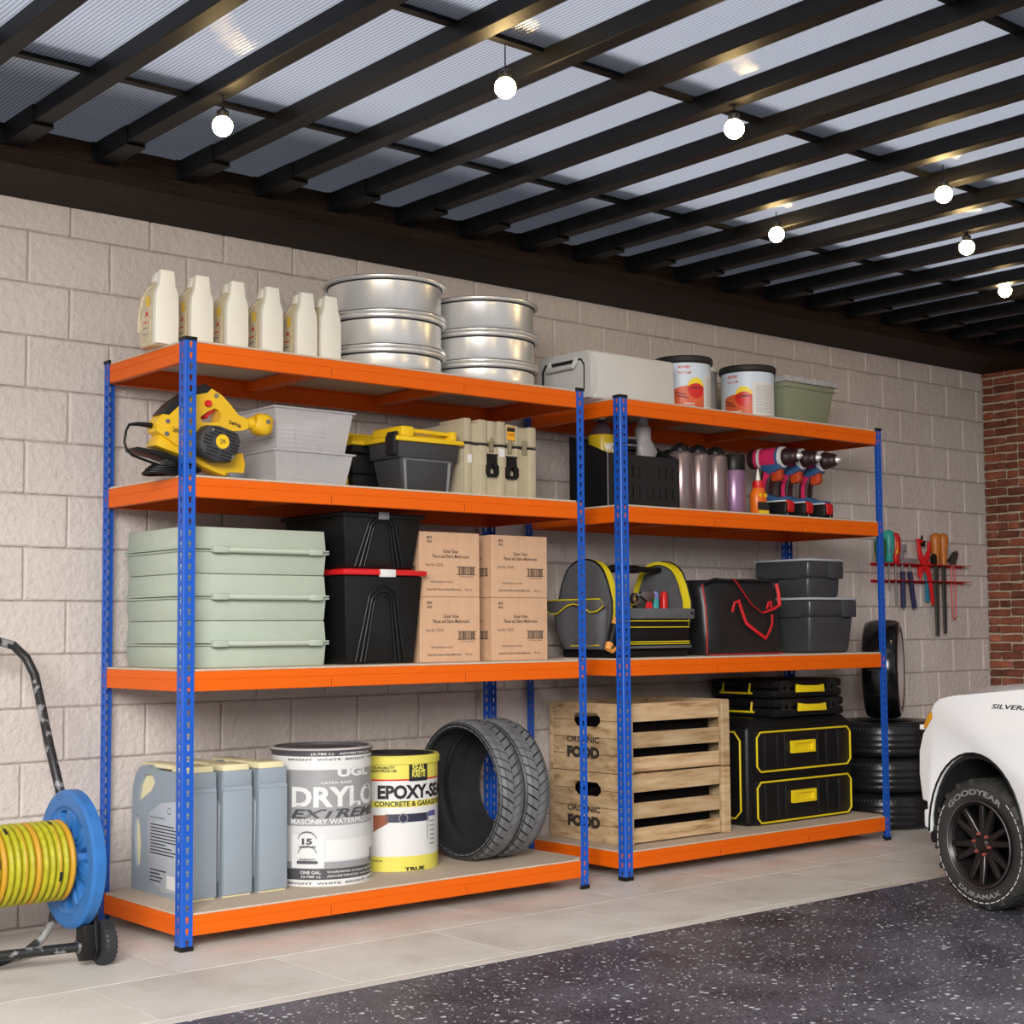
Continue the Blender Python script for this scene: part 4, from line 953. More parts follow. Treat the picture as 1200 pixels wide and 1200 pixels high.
dup(d0, (3.188, .205, Z3-.0015), 'blue and pink power drill at the right of the three, chuck against the wall')

# ================================================================== RIGHT RACK, THIRD SHELF
M['canvas'] = mat('grey_canvas', (.105, .105, .112), .85, vary=.15, vscale=40, bump=.35, bscale=220); M['y_trim'] = mat('yellow_webbing', (.72, .58, .01), .6)
t = thing('tool_tote', 'open grey and yellow canvas tool tote with a black tube handle', 'tool bag', (1.845, .10, Z2))
L_x, Dy = .43, .31
def arch(k=0, top=.378):  # panel outline in (y, z)
    yc = Dy/2
    P = [(yc+(.115-k)*1.0, .03), (yc+.150-k, .17), (yc+.150-k, .215), (yc+.13-k, .28)]
    P += [(yc+(.12-k)*math.cos(a), .285+(top-.285-k)*math.sin(a)) for a in [PI*i/12 for i in range(1, 12)]]
    return P+[(yc-.13+k, .28), (yc-.150+k, .215), (yc-.150+k, .17), (yc-.115+k, .03)]
B().box(.0, L_x, .02, Dy-.02, 0, .034, .010).obj('base', 'black', t)
B().prism(arch(.002), 'yz', -.004, .010).obj('end_panel', 'canvas', t)
B().prism(arch(.002), 'yz', L_x-.016, L_x-.004).obj('end_panel', 'canvas', t)
for xa, xb in ((-.002, .034), (L_x-.034, L_x+.002)):
    A_ = arch(0); I_ = arch(.012)
    b = B().prism([A_+I_[::-1]], 'yz', xa, xb); b.obj('webbing', 'y_trim', t)
    b = B(); 
    b.tube([(xa if xa < .1 else xb, y, z) for y, z in A_], .004, 6); b.obj('piping', 'black', t)
# bulging outside pocket on the left end
B().loft([(-.012, Dy/2, .018, .108, .034, 3), (-.022, Dy/2, .028, .132, .09, 3), (-.026, Dy/2, .030, .142, .16, 3), (-.022, Dy/2, .026, .142, .20, 3), (-.010, Dy/2, .012, .138, .215, 3)], 28).obj('pocket', 'canvas', t, ang=60)
fl = [(.305, .222), (.005, .222), (-.012, .195), (.02, .178), (.06, .172), (.12, .200), (.155, .206), (.19, .200), (.25, .168), (.29, .172), (.325, .19)]
f_ = B().prism(fl, 'yz', -.062, -.046, bev=.004); f_.obj('flap', 'canvas', t)
B().tube([(-.063, y, z) for y, z in fl], .003, 6, closed=True).obj('flap_trim', 'y_trim', t)
B().tube([(-.010, .06, .05), (-.03, .05, .048), (-.034, .20, .046), (-.01, .26, .05)], .003, 6).obj('pocket_trim', 'y_trim', t)
B().prism([[(.145, .29), (.185, .29), (.185, .335), (.145, .335)], [(.153, .298), (.177, .298), (.177, .327), (.153, .327)]], 'yz', -.003, .006).obj('slot_grommet', 'black', t)
B().box(.02, L_x-.02, .0, .012, .034, .150, .003).box(.02, L_x-.02, Dy-.012, Dy, .034, .150, .003).box(.01, L_x-.01, .01, Dy-.01, .034, .040).obj('side_wall', 'black', t)
B().box(.016, L_x+.004, -.010, .016, .148, .188, .003).box(.016, L_x-.016, Dy-.016, Dy+.004, .148, .188, .003).obj('rim_band', 'canvas', t)
for z in (.138, .114, .058, .050): B().box(.03, L_x-.02, -.0045, .002, z, z+.0035).obj('yellow_piping', 'y_trim', t)
B().box(.03, L_x-.01, -.006, .004, .034, .044, .002).obj('lower_band', 'canvas', t)
h_ = B().tube([(.02, Dy/2, .345), (L_x-.02, Dy/2, .345)], .0115, 14); h_.tube([(.13, Dy/2, .345), (.15, Dy/2, .345), (.17, Dy/2, .345), (.26, Dy/2, .345), (.28, Dy/2, .345), (.30, Dy/2, .345)], [.012, .016, .017, .017, .016, .012], 14); h_.obj('handle', 'black', t)
for x in (.026, L_x-.012): B().lathe([(0, -.014), (.006, -.014), (.007, -.009), (0, -.009)], (x, 0, .170), 'y', 12).obj('rivet', 'black', t)
def in_tote(name, label, cat, x, y): return thing(name, label, cat, (1.845+x, .10+y, Z2+.042))
q = in_tote('folding_knife', 'black knife with orange ends hung on the near corner of the tool tote', 'knife', 0, 0); q.location = (1.806, .094, Z2)
B().tube([(.018, -.022, .128), (-.012, -.024, .055)], .014, 10).obj('grip', 'black', q)
B().tube([(.028, -.022, .152), (.017, -.022, .126)], [.012, .015], 10).tube([(-.011, -.024, .057), (-.024, -.024, .034)], [.015, .013], 10).tube([(-.022, -.024, .036), (.0, -.024, .026), (.03, -.022, .04), (.055, -.020, .075)], .008, 8).obj('orange_ends', mat('knife_orange', (.72, .30, .06), .45), q)
q = in_tote('pliers', 'red handled pliers with steel jaws standing in the tool tote', 'pliers', .235, .06)
B().tube([(.0, 0, 0), (.0, 0, .13), (.012, 0, .175)], [.009, .009, .007], 8).tube([(.03, 0, 0), (.03, 0, .12), (.020, 0, .175)], [.009, .010, .007], 8).obj('grip', 'red', q)
B().prism([(.002, .172), (.03, .172), (.045, .200), (.030, .215), (-.03, .212), (-.035, .196)], 'xz', -.008, .008, bev=.002).obj('jaws', 'steel_dark', q)
q = in_tote('wrench', 'dark tool with a pale ring head standing beside the red pliers', 'wrench', .185, .07)
B().tube([(0, 0, 0), (0, 0, .16)], .012, 8).obj('shank', 'black', q); B().lathe([(.012, -.008), (.022, -.008), (.022, .008), (.012, .008), (.012, -.008)], (0, 0, .185), 'y', 20).obj('ring', 'steel_dark', q)
q = in_tote('screwdriver', 'red screwdriver standing at the far right in the tool tote', 'screwdriver', .375, .10)
B().tube([(0, 0, 0), (0, 0, .10)], .005, 8).obj('shaft', 'steel', q); B().loft([(0, 0, .012, .012, .10, 3), (0, 0, .015, .015, .12, 3), (0, 0, .014, .014, .20, 3), (0, 0, .008, .008, .215, 3)], 14).obj('handle', 'red', q)
q = in_tote('screwdriver', 'teal and violet screwdriver standing in the tool tote', 'screwdriver', .325, .10)
B().tube([(0, 0, 0), (0, 0, .10)], .005, 8).obj('shaft', 'steel', q); B().loft([(0, 0, .012, .012, .10, 3), (0, 0, .014, .014, .12, 3), (0, 0, .014, .014, .185, 3)], 14).obj('handle', mat('teal', (.05, .38, .36), .4), q); B().loft([(0, 0, .0145, .0145, .185, 3), (0, 0, .013, .013, .205, 3), (0, 0, .008, .008, .214, 3)], 14).obj('handle_end', mat('violet', (.20, .22, .55), .4), q)
q = in_tote('tape_measure', 'grey perforated tool standing at the back of the tool tote', 'tool', .105, .14)
B().box(-.02, .02, -.012, .012, 0, .205, .006).obj('body', 'can_gray', q); B().box(-.022, .022, -.014, .014, .205, .228, .005).obj('cap', 'black', q)

M['pvc'] = mat('black_pvc_fabric', (.012, .012, .013), .38, vary=.15, vscale=6, bump=.15, bscale=8); M['strap'] = mat('red_webbing', (.60, .01, .015), .6)
t = thing('tote_bag', 'black soft tote bag with thin red handles', 'bag', (2.405, .14, Z2))
V = []; n = 9
b = B()
b.loft([(.247, .18, .236, .178, 0, 9), (.247, .18, .243, .180, .008, 9), (.243, .18, .241, .178, .10, 8), (.240, .18, .240, .172, .20, 8), (.238, .178, .240, .160, .27, 7), (.238, .176, .236, .146, .303, 7), (.238, .176, .231, .141, .306, 7), (.238, .176, .228, .138, .290, 7)], 44, cap=True)
b.obj('body', 'pvc', t, ang=60)
B().tube([(.010, .012, .006), (.006, .006, .10), (.006, .012, .20), (.004, .026, .288)], .0022, 6).tube([(.01, -.001, .004), (.47, -.001, .004)], .002, 6).obj('red_piping', 'strap', t)
b = B().tube([(.005, .01, .295), (.07, .02, .309), (.15, .024, .306), (.30, .026, .308), (.470, .024, .306)], .006, 8).obj('hem', 'pvc', t)
def strap_(pts): return B().tube(pts, .0075, 8, sy=.35)
ys = -.008
strap_([(.152, ys+.006, .175), (.158, ys, .212), (.185, ys, .222), (.204, ys, .180), (.222, ys-.006, .130), (.277, ys-.008, .098), (.343, ys-.006, .066), (.375, ys-.002, .100), (.392, ys, .125), (.396, ys+.002, .165)]).obj('strap', 'strap', t)
strap_([(.182, .020, .312), (.196, .012, .298), (.224, .004, .260), (.268, -.002, .208), (.332, -.006, .172), (.410, -.004, .190), (.450, 0, .206), (.455, .008, .255), (.452, .016, .296)]).obj('strap', 'strap', t)
strap_([(.375, .004, .190), (.378, -.002, .215), (.395, -.002, .217), (.402, .004, .195)]).obj('strap_loop', 'strap', t)
M['bin_gray'] = mat('graphite_plastic', (.042, .045, .050), .3); M['lid_pale'] = mat('pale_grey_lid', (.40, .42, .46), .4)
def gbin(loc, label, x1, y1, h, tp):
    t = thing('storage_bin', label, 'box', loc, group='graphite bins with pale lids')
    B().frus((tp, x1-tp, tp, y1-tp, 0), (.006, x1-.006, .006, y1-.006, h-.07), .016, 3).frus((0, x1, 0, y1, h-.075), (-.001, x1+.001, -.001, y1+.001, h), .014, 3).obj('body', 'bin_gray', t)
    B().box(-.004, x1+.004, -.004, y1+.004, h-.003, h+.007, .003).obj('lid', 'lid_pale', t)
    B().box(x1-.10, x1-.006, -.010, .004, h-.078, h-.004, .005).obj('grip_panel', 'bin_gray', t); B().box(-.006, .004, .05, y1-.05, h-.078, h-.004, .004).obj('grip_panel', 'bin_gray', t); return t
gbin((3.02, .11, Z2), 'larger graphite bin at the bottom, beside the black tote bag', .315, .36, .232, .022)
gbin((3.02, .115, Z2+.2395), 'smaller graphite bin stacked on top of the larger one', .235, .30, .160, .012)

# ================================================================== RIGHT RACK, BOTTOM SHELF
def crate(z, label):
    t = thing('wooden_crate', label, 'crate', (1.908, .112, z), group='wooden food crates')
    cw, cd, ch = .606, .430, .2655
    for x in (0.016, cw-.045):                                   # corner posts
        for y in (.0, cd-.022):
            o = B().box(x-.016, x+.029, y, y+.022, 0, ch-.002, .002, 1).obj('corner_post', 'pine', t)
    zs = [0, .066, .132, .198, ch]
    f = .014
    for x in (0, cw-f):                                          # boarded ends, hand hole in the upper two
        for k in range(4):
            y0, y1 = .0225, cd-.0225; za, zb_ = zs[k]+.001, zs[k+1]-.001
            if k == 3: lp = [(y0, za), (.135, za), (.135, za+.010), (.155, za+.028), (.275, za+.028), (.295, za+.010), (.295, za), (y1, za), (y1, zb_), (y0, zb_)]
            elif k == 2: lp = [(y0, za), (y1, za), (y1, zb_), (.295, zb_), (.295, zb_-.006), (.275, zb_-.024), (.155, zb_-.024), (.135, zb_-.006), (.135, zb_), (y0, zb_)]
            else: lp = [(y0, za), (y1, za), (y1, zb_), (y0, zb_)]
            B().prism(lp, 'yz', x, x+f).obj('end_board', 'pine', t)
    sl = [(.006, .062), (.096, .156), (.196, ch)]
    for y in (.0045, cd-.0175):
        for k, (a, b_) in enumerate(sl):
            B().box(.046, cw-.075, y, y+.013, a, b_, .0015, 1).obj('slat', 'pine', t)
    for k in range(4): B().box(.016, cw-.016, .024+k*.097, .024+k*.097+.088, .001, .011, .001, 1).obj('floor_board', 'pine', t)
    B().box(.055, cw-.075, .060, cd-.060, .0115, .200, .004).obj('added_dark_block', mat('dark_block', (.004, .0035, .003), .95, spec=.1), t)  # added dark block, not a known part; darkens the gaps between slats
    p = B().text('ORGANIC', .185, .024, lambda u, v: (-.0006, .325-u, .110+v), bold=.035).text('FOOD', .185, .046, lambda u, v: (-.0006, .325-u, .050+v), bold=.075)
    p.obj('lettering', 'stencil', t); return t
M['stencil'] = mat('faded_stencil', (.035, .028, .022), .8, vary=.4, vscale=80)
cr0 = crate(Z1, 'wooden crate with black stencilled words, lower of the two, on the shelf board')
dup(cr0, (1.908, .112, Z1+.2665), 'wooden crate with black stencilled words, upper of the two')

M['y_line'] = mat('bright_yellow', (.80, .60, .01), .4)
t = thing('tool_chest', 'black tool chest with two yellow-outlined drawers', 'tool chest', (2.665, .155, Z1))
cw, cd, ch = .70, .38, .438
B().frus((.0, cw, .012, cd, 0), (.0, cw, .012, cd, ch*.94), .02, 3).frus((0, cw, .012, cd, ch*.90), (.04, cw-.04, .04, cd-.02, ch), .010).obj('shell', 'black', t)
def drw(z0, z1):
    d = B().box(.03, cw-.03, -.004, .03, z0, z1, .012); o = d.obj('drawer', 'black', t)
    c = .022; lp = [(.040+c, z0+.008), (cw-.040-c, z0+.008), (cw-.040, z0+.008+c), (cw-.040, z1-.008-c), (cw-.040-c, z1-.008), (.040+c, z1-.008), (.040, z1-.008-c), (.040, z0+.008+c)]
    B().tube([(x, -.006, z) for x, z in lp], .0042, 6, closed=True).obj('outline', 'y_line', o)
    for x in (.085, .165, .215, .43, .49, .57): B().box(x, x+.009, -.009, -.002, z0+.022, z1-.022, .002).obj('rib', 'charcoal', o)
    zm = (z0+z1)/2+.012
    b = B().prism([[(.255, zm-.026), (.405, zm-.026), (.405, zm+.026), (.255, zm+.026)], [(.272, zm-.016), (.388, zm-.016), (.388, zm+.014), (.272, zm+.014)]], 'xz', -.020, -.003)
    b.box(.270, .390, -.010, -.003, zm-.018, zm+.016); b.obj('handle', 'y_line', o)
drw(.004, .186); drw(.214, .392)
c = .03; lp = [(.05+c, .03), (cd-.06, .03), (cd-.03, .06), (cd-.03, .35), (cd-.06, .385), (.05+c, .385), (.05, .35), (.05, .06)]
B().tube([(-.002, y, z) for y, z in lp], .0042, 6, closed=True).obj('side_outline', 'y_line', t)
def tcase(loc, label):
    t = thing('tool_case', label, 'case', loc, group='black cases on the tool chest')
    wd, dp = .46, .36
    B().box(.0, wd, 0, dp, 0, .037, .012).box(0, wd, .0, dp, .0395, .078, .012).obj('shell', 'black', t)
    B().prism([(.125, .024), (.305, .022), (.30, .055), (.27, .051), (.17, .053), (.127, .058)], 'xz', -.028, -.010, bev=.003).obj('handle', 'y_line', t)
    for x in (.035, .355): B().prism([[(x, .026), (x+.055, .026), (x+.055, .074), (x, .074)], [(x+.014, .036), (x+.041, .036), (x+.041, .054), (x+.014, .054)]], 'xz', -.008, .002).obj('latch', 'charcoal', t)
    B().tube([(-.003, .13, .062), (-.009, .13, .026), (-.009, .115, .020), (-.009, .295, .020), (-.009, .28, .026), (-.003, .28, .062)], .0045, 6).obj('side_handle', 'y_line', t); return t
tc = tcase((2.85, .165, Z1+.439), 'slim black case with a yellow handle, lying directly on the tool chest')
dup(tc, (2.845, .17, Z1+.5185), 'slim black case with a yellow handle, topmost under the shelf')

# ================================================================== FLOOR RIGHT: spare tyres and a wheel
M['tyre_black'] = mat('fresh_black_rubber', (.010, .010, .011), .28)
def lying(z, label):
    t = thing('tyre', label, 'tyre', (3.84, .345, z), group='black tyres stacked on the floor'); Rt, h = .235, .162
    B().lathe([(.14, .012), (.16, .004), (.205, 0), (.226, .010), (Rt, .028), (Rt+.002, h/2), (Rt, h-.028), (.226, h-.010), (.205, h), (.16, h-.004), (.14, h-.012), (.145, h-.03), (.20, h-.04), (.20, .04), (.145, .03), (.14, .012)], n=64).obj('carcass', 'tyre_black', t, ang=45)
    b = B()
    for zz_ in (.040, .068, .094, .122): b.lathe([(Rt+.0015, zz_-.002), (Rt+.0035, zz_-.010), (Rt+.0035, zz_-.022+.004), (Rt+.0015, zz_-.022)], n=64)
    for i in range(90):
        a = 2*PI*i/90; T = Matrix.Rotation(a, 4, 'Z'); b.box(Rt-.001, Rt+.0042, -.0045, .0045, .026, .036, T=T).box(Rt-.001, Rt+.0042, -.0045, .0045, .126, .136, T=T)
    b.obj('tread', 'tyre_black', t, kind='stuff'); return t
for k, nm in enumerate(('black tyre at the bottom of the floor stack, right of the racks', 'black tyre in the middle of the floor stack, right of the racks', 'black tyre on top of the floor stack, under the upright wheel')): lying(k*.1635, nm)
t = thing('car_wheel', 'glossy black tyre with a silver rim, standing upright on the tyre stack', 'wheel', (3.87, .36, .4905+.2345), R(31))
Rt = .234
B().lathe([(.165, -.06), (.205, -.082), (.222, -.076), (Rt-.004, -.056), (Rt, -.03), (Rt, .03), (Rt-.004, .056), (.222, .076), (.205, .082), (.165, .06), (.165, -.06)], axis='y', n=72).obj('tyre', 'gloss_black', t, ang=60)
rm_ = B().lathe([(.150, -.06), (.168, -.078), (.174, -.080), (.172, -.072), (.160, -.05), (.160, .05), (.172, .075), (.150, .06), (.150, -.06)], axis='y', n=56).obj('rim', 'steel', t, ang=40)
for k in range(10):
    T = Matrix.Rotation(2*PI*k/10, 4, 'Y'); B().hexa([(.03, -.066, -.012), (.155, -.060, -.008), (.155, -.045, -.008), (.03, -.045, -.012), (.03, -.066, .012), (.155, -.060, .008), (.155, -.045, .008), (.03, -.045, .012)], .002, 1, T=T).obj('spoke', 'steel', t)
B().lathe([(0, -.072), (.03, -.072), (.04, -.062), (.04, -.04), (0, -.04)], axis='y', n=24).obj('hub', 'steel', t)

# ================================================================== WALL TOOLS
YW = .592
t = thing('tool_rail', 'red metal tool holder of two thin slotted rails on the block wall', 'tool rail', (0, YW, 0))
for z in (1.2425, 1.1585):
    b = B().prism([[(4.10, 0), (4.90, 0), (4.915, -.012), (4.90, -.062), (4.10, -.062)]]+[[(x, -.045), (x+.02, -.045), (x+.02, -.018), (x, -.018)] for x in (4.135, 4.20, 4.253, 4.60, 4.675)], 'xy', z-.0015, z+.0015)
    b.box(4.10, 4.90, -.0025, 0, z-.012, z+.002); b.obj('rail', 'red', t)
HY = -.030
def tool(name, label, cat): return thing(name, label, cat, (0, YW+HY, 0))
def sdriver(x, ztop, zb, zs, mats, label, r_=.02, n=1):
    t = tool('screwdriver', label, 'screwdriver'); t.location = (x, YW+HY, 0)
    h = ztop-zb
    B().loft([(0, 0, r_*.55, r_*.55, zb, 2.2), (0, 0, r_*.85, r_*.85, zb+h*.06, 2.4), (0, 0, r_*.75, r_*.75, zb+h*.2, 2.4), (0, 0, r_, r_, zb+h*.4, 3), (0, 0, r_*1.05, r_*1.05, zb+h*.8, 3), (0, 0, r_*.8, r_*.8, zb+h*.95, 2.4), (0, 0, r_*.3, r_*.3, ztop, 2)], 16).obj('handle', mats[0], t, ang=60)
    if len(mats) > 1:
        b = B()
        for a in range(3):
            T = Matrix.Rotation(2*PI*a/3-.6, 4, 'Z'); b.box(-.006, .006, -r_*1.1, -r_*.7, zb+h*.30, zb+h*.82, .003, T=T)
        b.obj('grip_inset', mats[1], t)
    B().tube([(0, 0, zs), (0, 0, zb+.004)], .005, 8).obj('shaft', 'steel_dark', t); return t
sdriver(4.146, 1.372, 1.2445, 1.10, (mat('green_plastic', (.02, .13, .04), .4), 'yellow'), 'green screwdriver with yellow insets, partly behind the rack post', .026)
sdriver(4.212, 1.412, 1.2445, 1.115, (mat('teal_plastic', (.03, .36, .30), .4), mat('violet_plastic', (.16, .14, .42), .4)), 'teal and violet screwdriver, tallest on the tool holder', .027)
sdriver(4.268, 1.400, 1.2445, 1.043, ('red', 'yellow'), 'red screwdriver with yellow insets and a long steel shaft', .024)
M['navy'] = mat('navy_grip', (.018, .018, .075), .45)
t = tool('crimping_pliers', 'grey crimping pliers with two dark navy grips hanging from the holder', 'pliers')
B().tube([(4.327, 0, 1.205), (4.326, 0, 1.022)], .0135, 10).obj('grip', 'navy', t); B().tube([(4.388, 0, 1.205), (4.402, 0, 1.11), (4.421, 0, 1.020)], .0135, 10).obj('grip', 'navy', t)
B().tube([(4.322, 0, 1.34), (4.325, 0, 1.2)], .006, 8).tube([(4.384, 0, 1.262), (4.388, 0, 1.2)], .006, 8).obj('shank', 'steel_dark', t)
B().box(4.305, 4.352, -.012, .012, 1.305, 1.342, .003).box(4.302, 4.322, -.014, .014, 1.262, 1.310, .002).box(4.312, 4.436, -.012, .012, 1.246, 1.272, .003).obj('head', mat('grey_head', (.25, .22, .22), .45), t)
t = tool('hole_punch', 'red revolving hole punch pliers with a black toothed head', 'pliers')
B().tube([(4.468, 0, 1.366), (4.472, 0, 1.325), (4.482, -.002, 1.28), (4.515, -.004, 1.245), (4.545, -.004, 1.20), (4.563, -.004, 1.13), (4.575, -.002, 1.07), (4.584, 0, 1.040)], [.011, .014, .017, .020, .018, .014, .012, .010], 10, sy=.7).obj('arm', 'red', t)
B().tube([(4.568, .004, 1.362), (4.566, .004, 1.32), (4.548, .004, 1.285), (4.518, .004, 1.25), (4.480, .004, 1.215), (4.462, .002, 1.18)], [.012, .013, .018, .02, .016, .005], 10, sy=.7).tube([(4.50, .004, 1.235), (4.488, .004, 1.19), (4.482, .004, 1.165)], [.012, .009, .004], 8).obj('arm', 'red', t)
B().tube([(4.462, 0, 1.368), (4.490, 0, 1.362), (4.505, 0, 1.345)], [.010, .012, .008], 8).obj('jaw', 'red', t)
B().lathe([(0, -.010), (.016, -.010), (.016, .010), (0, .010)], (4.498, 0, 1.352), 'y', 16).tube([(4.490, 0, 1.36), (4.502, 0, 1.394)], [.007, .004], 6).tube([(4.505, 0, 1.355), (4.530, 0, 1.364)], [.007, .004], 6).tube([(4.508, 0, 1.345), (4.528, 0, 1.338)], [.006, .003], 6).obj('punch_head', 'black', t)
B().lathe([(0, -.024), (.010, -.024), (.010, -.014), (0, -.014)], (4.528, 0, 1.248), 'y', 14).obj('pivot', 'red', t)
t = tool('file', 'small blue handled tool hanging behind the red hole punch', 'file')
B().tube([(4.546, .010, 1.20), (4.548, .010, 1.19)], .007, 8).obj('ferrule', 'yellow', t); B().box(4.534, 4.562, .003, .016, 1.051, 1.195, .004).obj('grip', mat('sky_blue_grip', (.02, .19, .32), .4), t)
t = tool('clip', 'small black clamp on the rail beside the wooden file handle', 'clip')
B().box(4.566, 4.592, -.026, -.002, 1.2445, 1.292, .003).box(4.572, 4.590, -.022, -.006, 1.292, 1.300, .002).obj('body', 'black', t)
M['orange_wood'] = mat('orange_wood', (.52, .155, .02), .4, vary=.25, vscale=30, stretch=(6, 6, 1)); M['file_steel'] = mat('dark_file_steel', (.035, .04, .035), .55)
def chisel(x, zb, label, wd):
    t = tool('wood_file', label, 'file'); t.location = (x, YW+HY, 0); t['group'] = 'wooden handled files'
    B().loft([(0, 0, .016, .016, 1.2445, 2), (0, 0, .017, .017, 1.27, 2), (0, 0, .020, .020, 1.30, 2), (0, 0, .029, .026, 1.36, 2), (0, 0, .029, .026, 1.385, 2), (0, 0, .022, .020, 1.403, 2), (0, 0, .008, .008, 1.411, 2)], 20).obj('handle', 'orange_wood', t, ang=60)
    B().frus((-wd*.8, wd*.8, -.004, .004, zb), (-wd, wd, -.005, .005, 1.2445), .002, 1).obj('blade', 'file_steel', t); return t
chisel(4.618, .877, 'long dark file with an orange wooden handle, the left one of the pair', .0185)
chisel(4.686, .888, 'long dark file with an orange wooden handle, the right one of the pair', .0165)
t = tool('cable_cutter', 'black jawed cutter with thin red looped handles at the right end', 'cutter')
B().prism([(4.720, 1.268), (4.755, 1.292), (4.772, 1.312), (4.800, 1.322), (4.812, 1.310), (4.806, 1.290), (4.790, 1.262), (4.785, 1.248), (4.752, 1.248), (4.748, 1.266), (4.728, 1.276)], 'xz', -.008, .008, bev=.002).obj('jaws', mat('rusty_black', (.05, .042, .038), .6), t)
B().tube([(4.756, 0, 1.248), (4.752, 0, 1.10), (4.758, 0, .972), (4.772, 0, .962), (4.786, 0, .975), (4.788, 0, 1.10), (4.782, 0, 1.248)], .0032, 6).obj('handle_loop', 'red', t)
B().box(4.762, 4.778, -.006, .006, 1.235, 1.262, .002).obj('joint', 'steel', t)

# ================================================================== HOSE REEL CART
M['reel_blue'] = mat('reel_blue_plastic', (.026, .150, .43), .42, vary=.12, vscale=30); M['worn_black'] = ramp_mat('chipped_black_paint', [(.0, (.010, .010, .011)), (.54, (.014, .014, .015)), (.58, (.22, .22, .22)), (1, (.36, .36, .36))], 16, rough=.45, bump=.2, stretch=(1, 1, 1))
M['hose'] = mat('yellow_hose', (.40, .37, .011), .5, vary=.2, vscale=50); M['hose_orange'] = mat('orange_hose_stripe', (.50, .27, .015), .5)
t = thing('hose_reel', 'hose reel cart with yellow hose on a blue flanged drum and black tube frame', 'hose reel', (-.30, .079, 0))
dz = .291; Rr = .192
fl = B().lathe([(.142, -.016), (.148, -.020), (.182, -.020), (.188, -.016), (Rr, -.014), (Rr, .014), (.186, .018), (.150, .018), (.142, .014), (.136, .014), (.136, -.014), (.142, -.016)], (0, 0, dz), 'x', 72); fl.obj('flange', 'reel_blue', t, ang=30)
for k in range(8):
    T = Matrix.Translation((0, 0, dz)) @ Matrix.Rotation(2*PI*k/8+.2, 4, 'X'); b = B().frus((-.016, .016, -.020, .020, .06), (-.016, .016, -.030, .030, .138), .004, T=T).box(-.020, .020, -.004, .004, .05, .138, .002, T=T); b.obj('spoke', 'reel_blue', t)
B().lathe([(0, -.03), (.075, -.03), (.08, -.022), (.08, .03), (.03, .036), (0, .036)], (0, 0, dz), 'x', 40).obj('hub', 'reel_blue', t)
ends = B().lathe([(0, -.70), (.092, -.70), (.092, -.028), (0, -.028)], (0, 0, dz), 'x', 40); ends.obj('drum', 'reel_blue', t)
b = B(); bo = B(); pitch = .0192
for k in range(33):
    x = -.040-pitch*k; (b if k % 5 else bo).lathe([(.098, -.0090), (.106, -.0078), (.1115, -.003), (.1115, .003), (.106, .0078), (.098, .0090)], (x, 0, dz), 'x', 48)
    if k % 5 == 2: bo.lathe([(.1118, -.0022), (.1124, 0), (.1118, .0022)], (x, 0, dz), 'x', 48)
b.obj('hose', 'hose', t, ang=70); bo.obj('hose_stripe', 'hose_orange', t, ang=70)
mk = B(); rr = random.Random(2)
for k in range(14):
    a = rr.uniform(-1.0, 1.3); i = rr.randrange(1, 24); x = -.040-pitch*i
    V = [(x+dx, -(.1128)*math.cos(q), dz+.1128*math.sin(q)) for dx in (-.0042, .0042) for q in (a, a+.08, a+.16, a+.24)]
    mk.add(V, [(0, 1, 5, 4), (1, 2, 6, 5), (2, 3, 7, 6)])
mk.obj('hose_marking', 'ink', t)
rf = .0135
B().tube([(0.015, .10, .30), (.015, .09, .40), (.0, .165-.079, .477), (0, .24-.079, .594), (0, .306-.079, .716), (0, .355-.079, .80), (-.018, .375-.079, .85), (-.055, .382-.079, .888), (-.115, .384-.079, .905), (-.20, .384-.079, .908), (-.70, .384-.079, .908)], rf, 14).obj('handle_frame', 'worn_black', t, ang=60)
B().tube([(.030, -.062, .055), (-.22, -.020, .055), (-.70, .05, .055)], rf, 14).obj('axle', 'worn_black', t)
B().tube([(.0, .10, .17), (-.005, .115, .10), (-.03, .125, .055), (-.09, .11, .022), (-.17, .08, .016), (-.60, .12, .016)], .012, 12).obj('foot_tube', 'worn_black', t, ang=60)
B().prism([(-.055, .30), (-.015, .30), (-.055, .10), (-.045, .03), (-.062, .014), (-.085, .018), (-.105, .05), (-.098, .10)], 'yz', .026, .040, bev=.004).obj('bracket', 'black', t)
B().prism([(-.045, .12), (-.098, .12), (-.108, .06), (-.09, .022), (-.062, .016), (-.04, .04)], 'yz', -.005, .026, bev=.004).obj('bracket_foot', 'black', t)
B().lathe([(0, -.012), (.018, -.012), (.020, -.004), (.020, .004), (0, .004)], (.0, -.064, .057), 'x', 20).obj('axle_nut', 'steel_dark', t)
wh = B().lathe([(.014, 0), (.045, .0), (.056, .004), (.060, .010), (.060, .030), (.056, .036), (.045, .040), (.014, .040), (.014, 0)], (.046, -.068, .0605), 'x', 40); o = wh.obj('wheel', 'rubber', t, ang=30)
b = B()
for k in range(26):
    T = Matrix.Translation((.046, -.068, .0605)) @ Matrix.Rotation(2*PI*k/26, 4, 'X'); b.box(.004, .036, -.0035, .0035, .058, .0605, T=T)
b.obj('wheel_tread', 'rubber', t, kind='stuff')

# ================================================================== WHITE PICKUP
M['car_white'] = mat('white_car_paint', (.80, .81, .82), .22, coat=.6); M['glass_dark'] = mat('tinted_glass', (.01, .012, .014), .05)
M['amber'] = mat('amber_lens', (.55, .26, .01), .2); M['tyre_side'] = mat('tyre_sidewall', (.030, .030, .028), .6, vary=.2, vscale=20); M['bronze'] = mat('dark_alloy', (.030, .026, .026), .3, .6)
t = thing('pickup_truck', 'white pickup truck at the right edge, its left front wheel on dark stone', 'truck', (2.251, -1.180, 0), R(77))
# local: X forward, Y towards the visible side, Z up
wf, wz, rt = .018, .212, .212
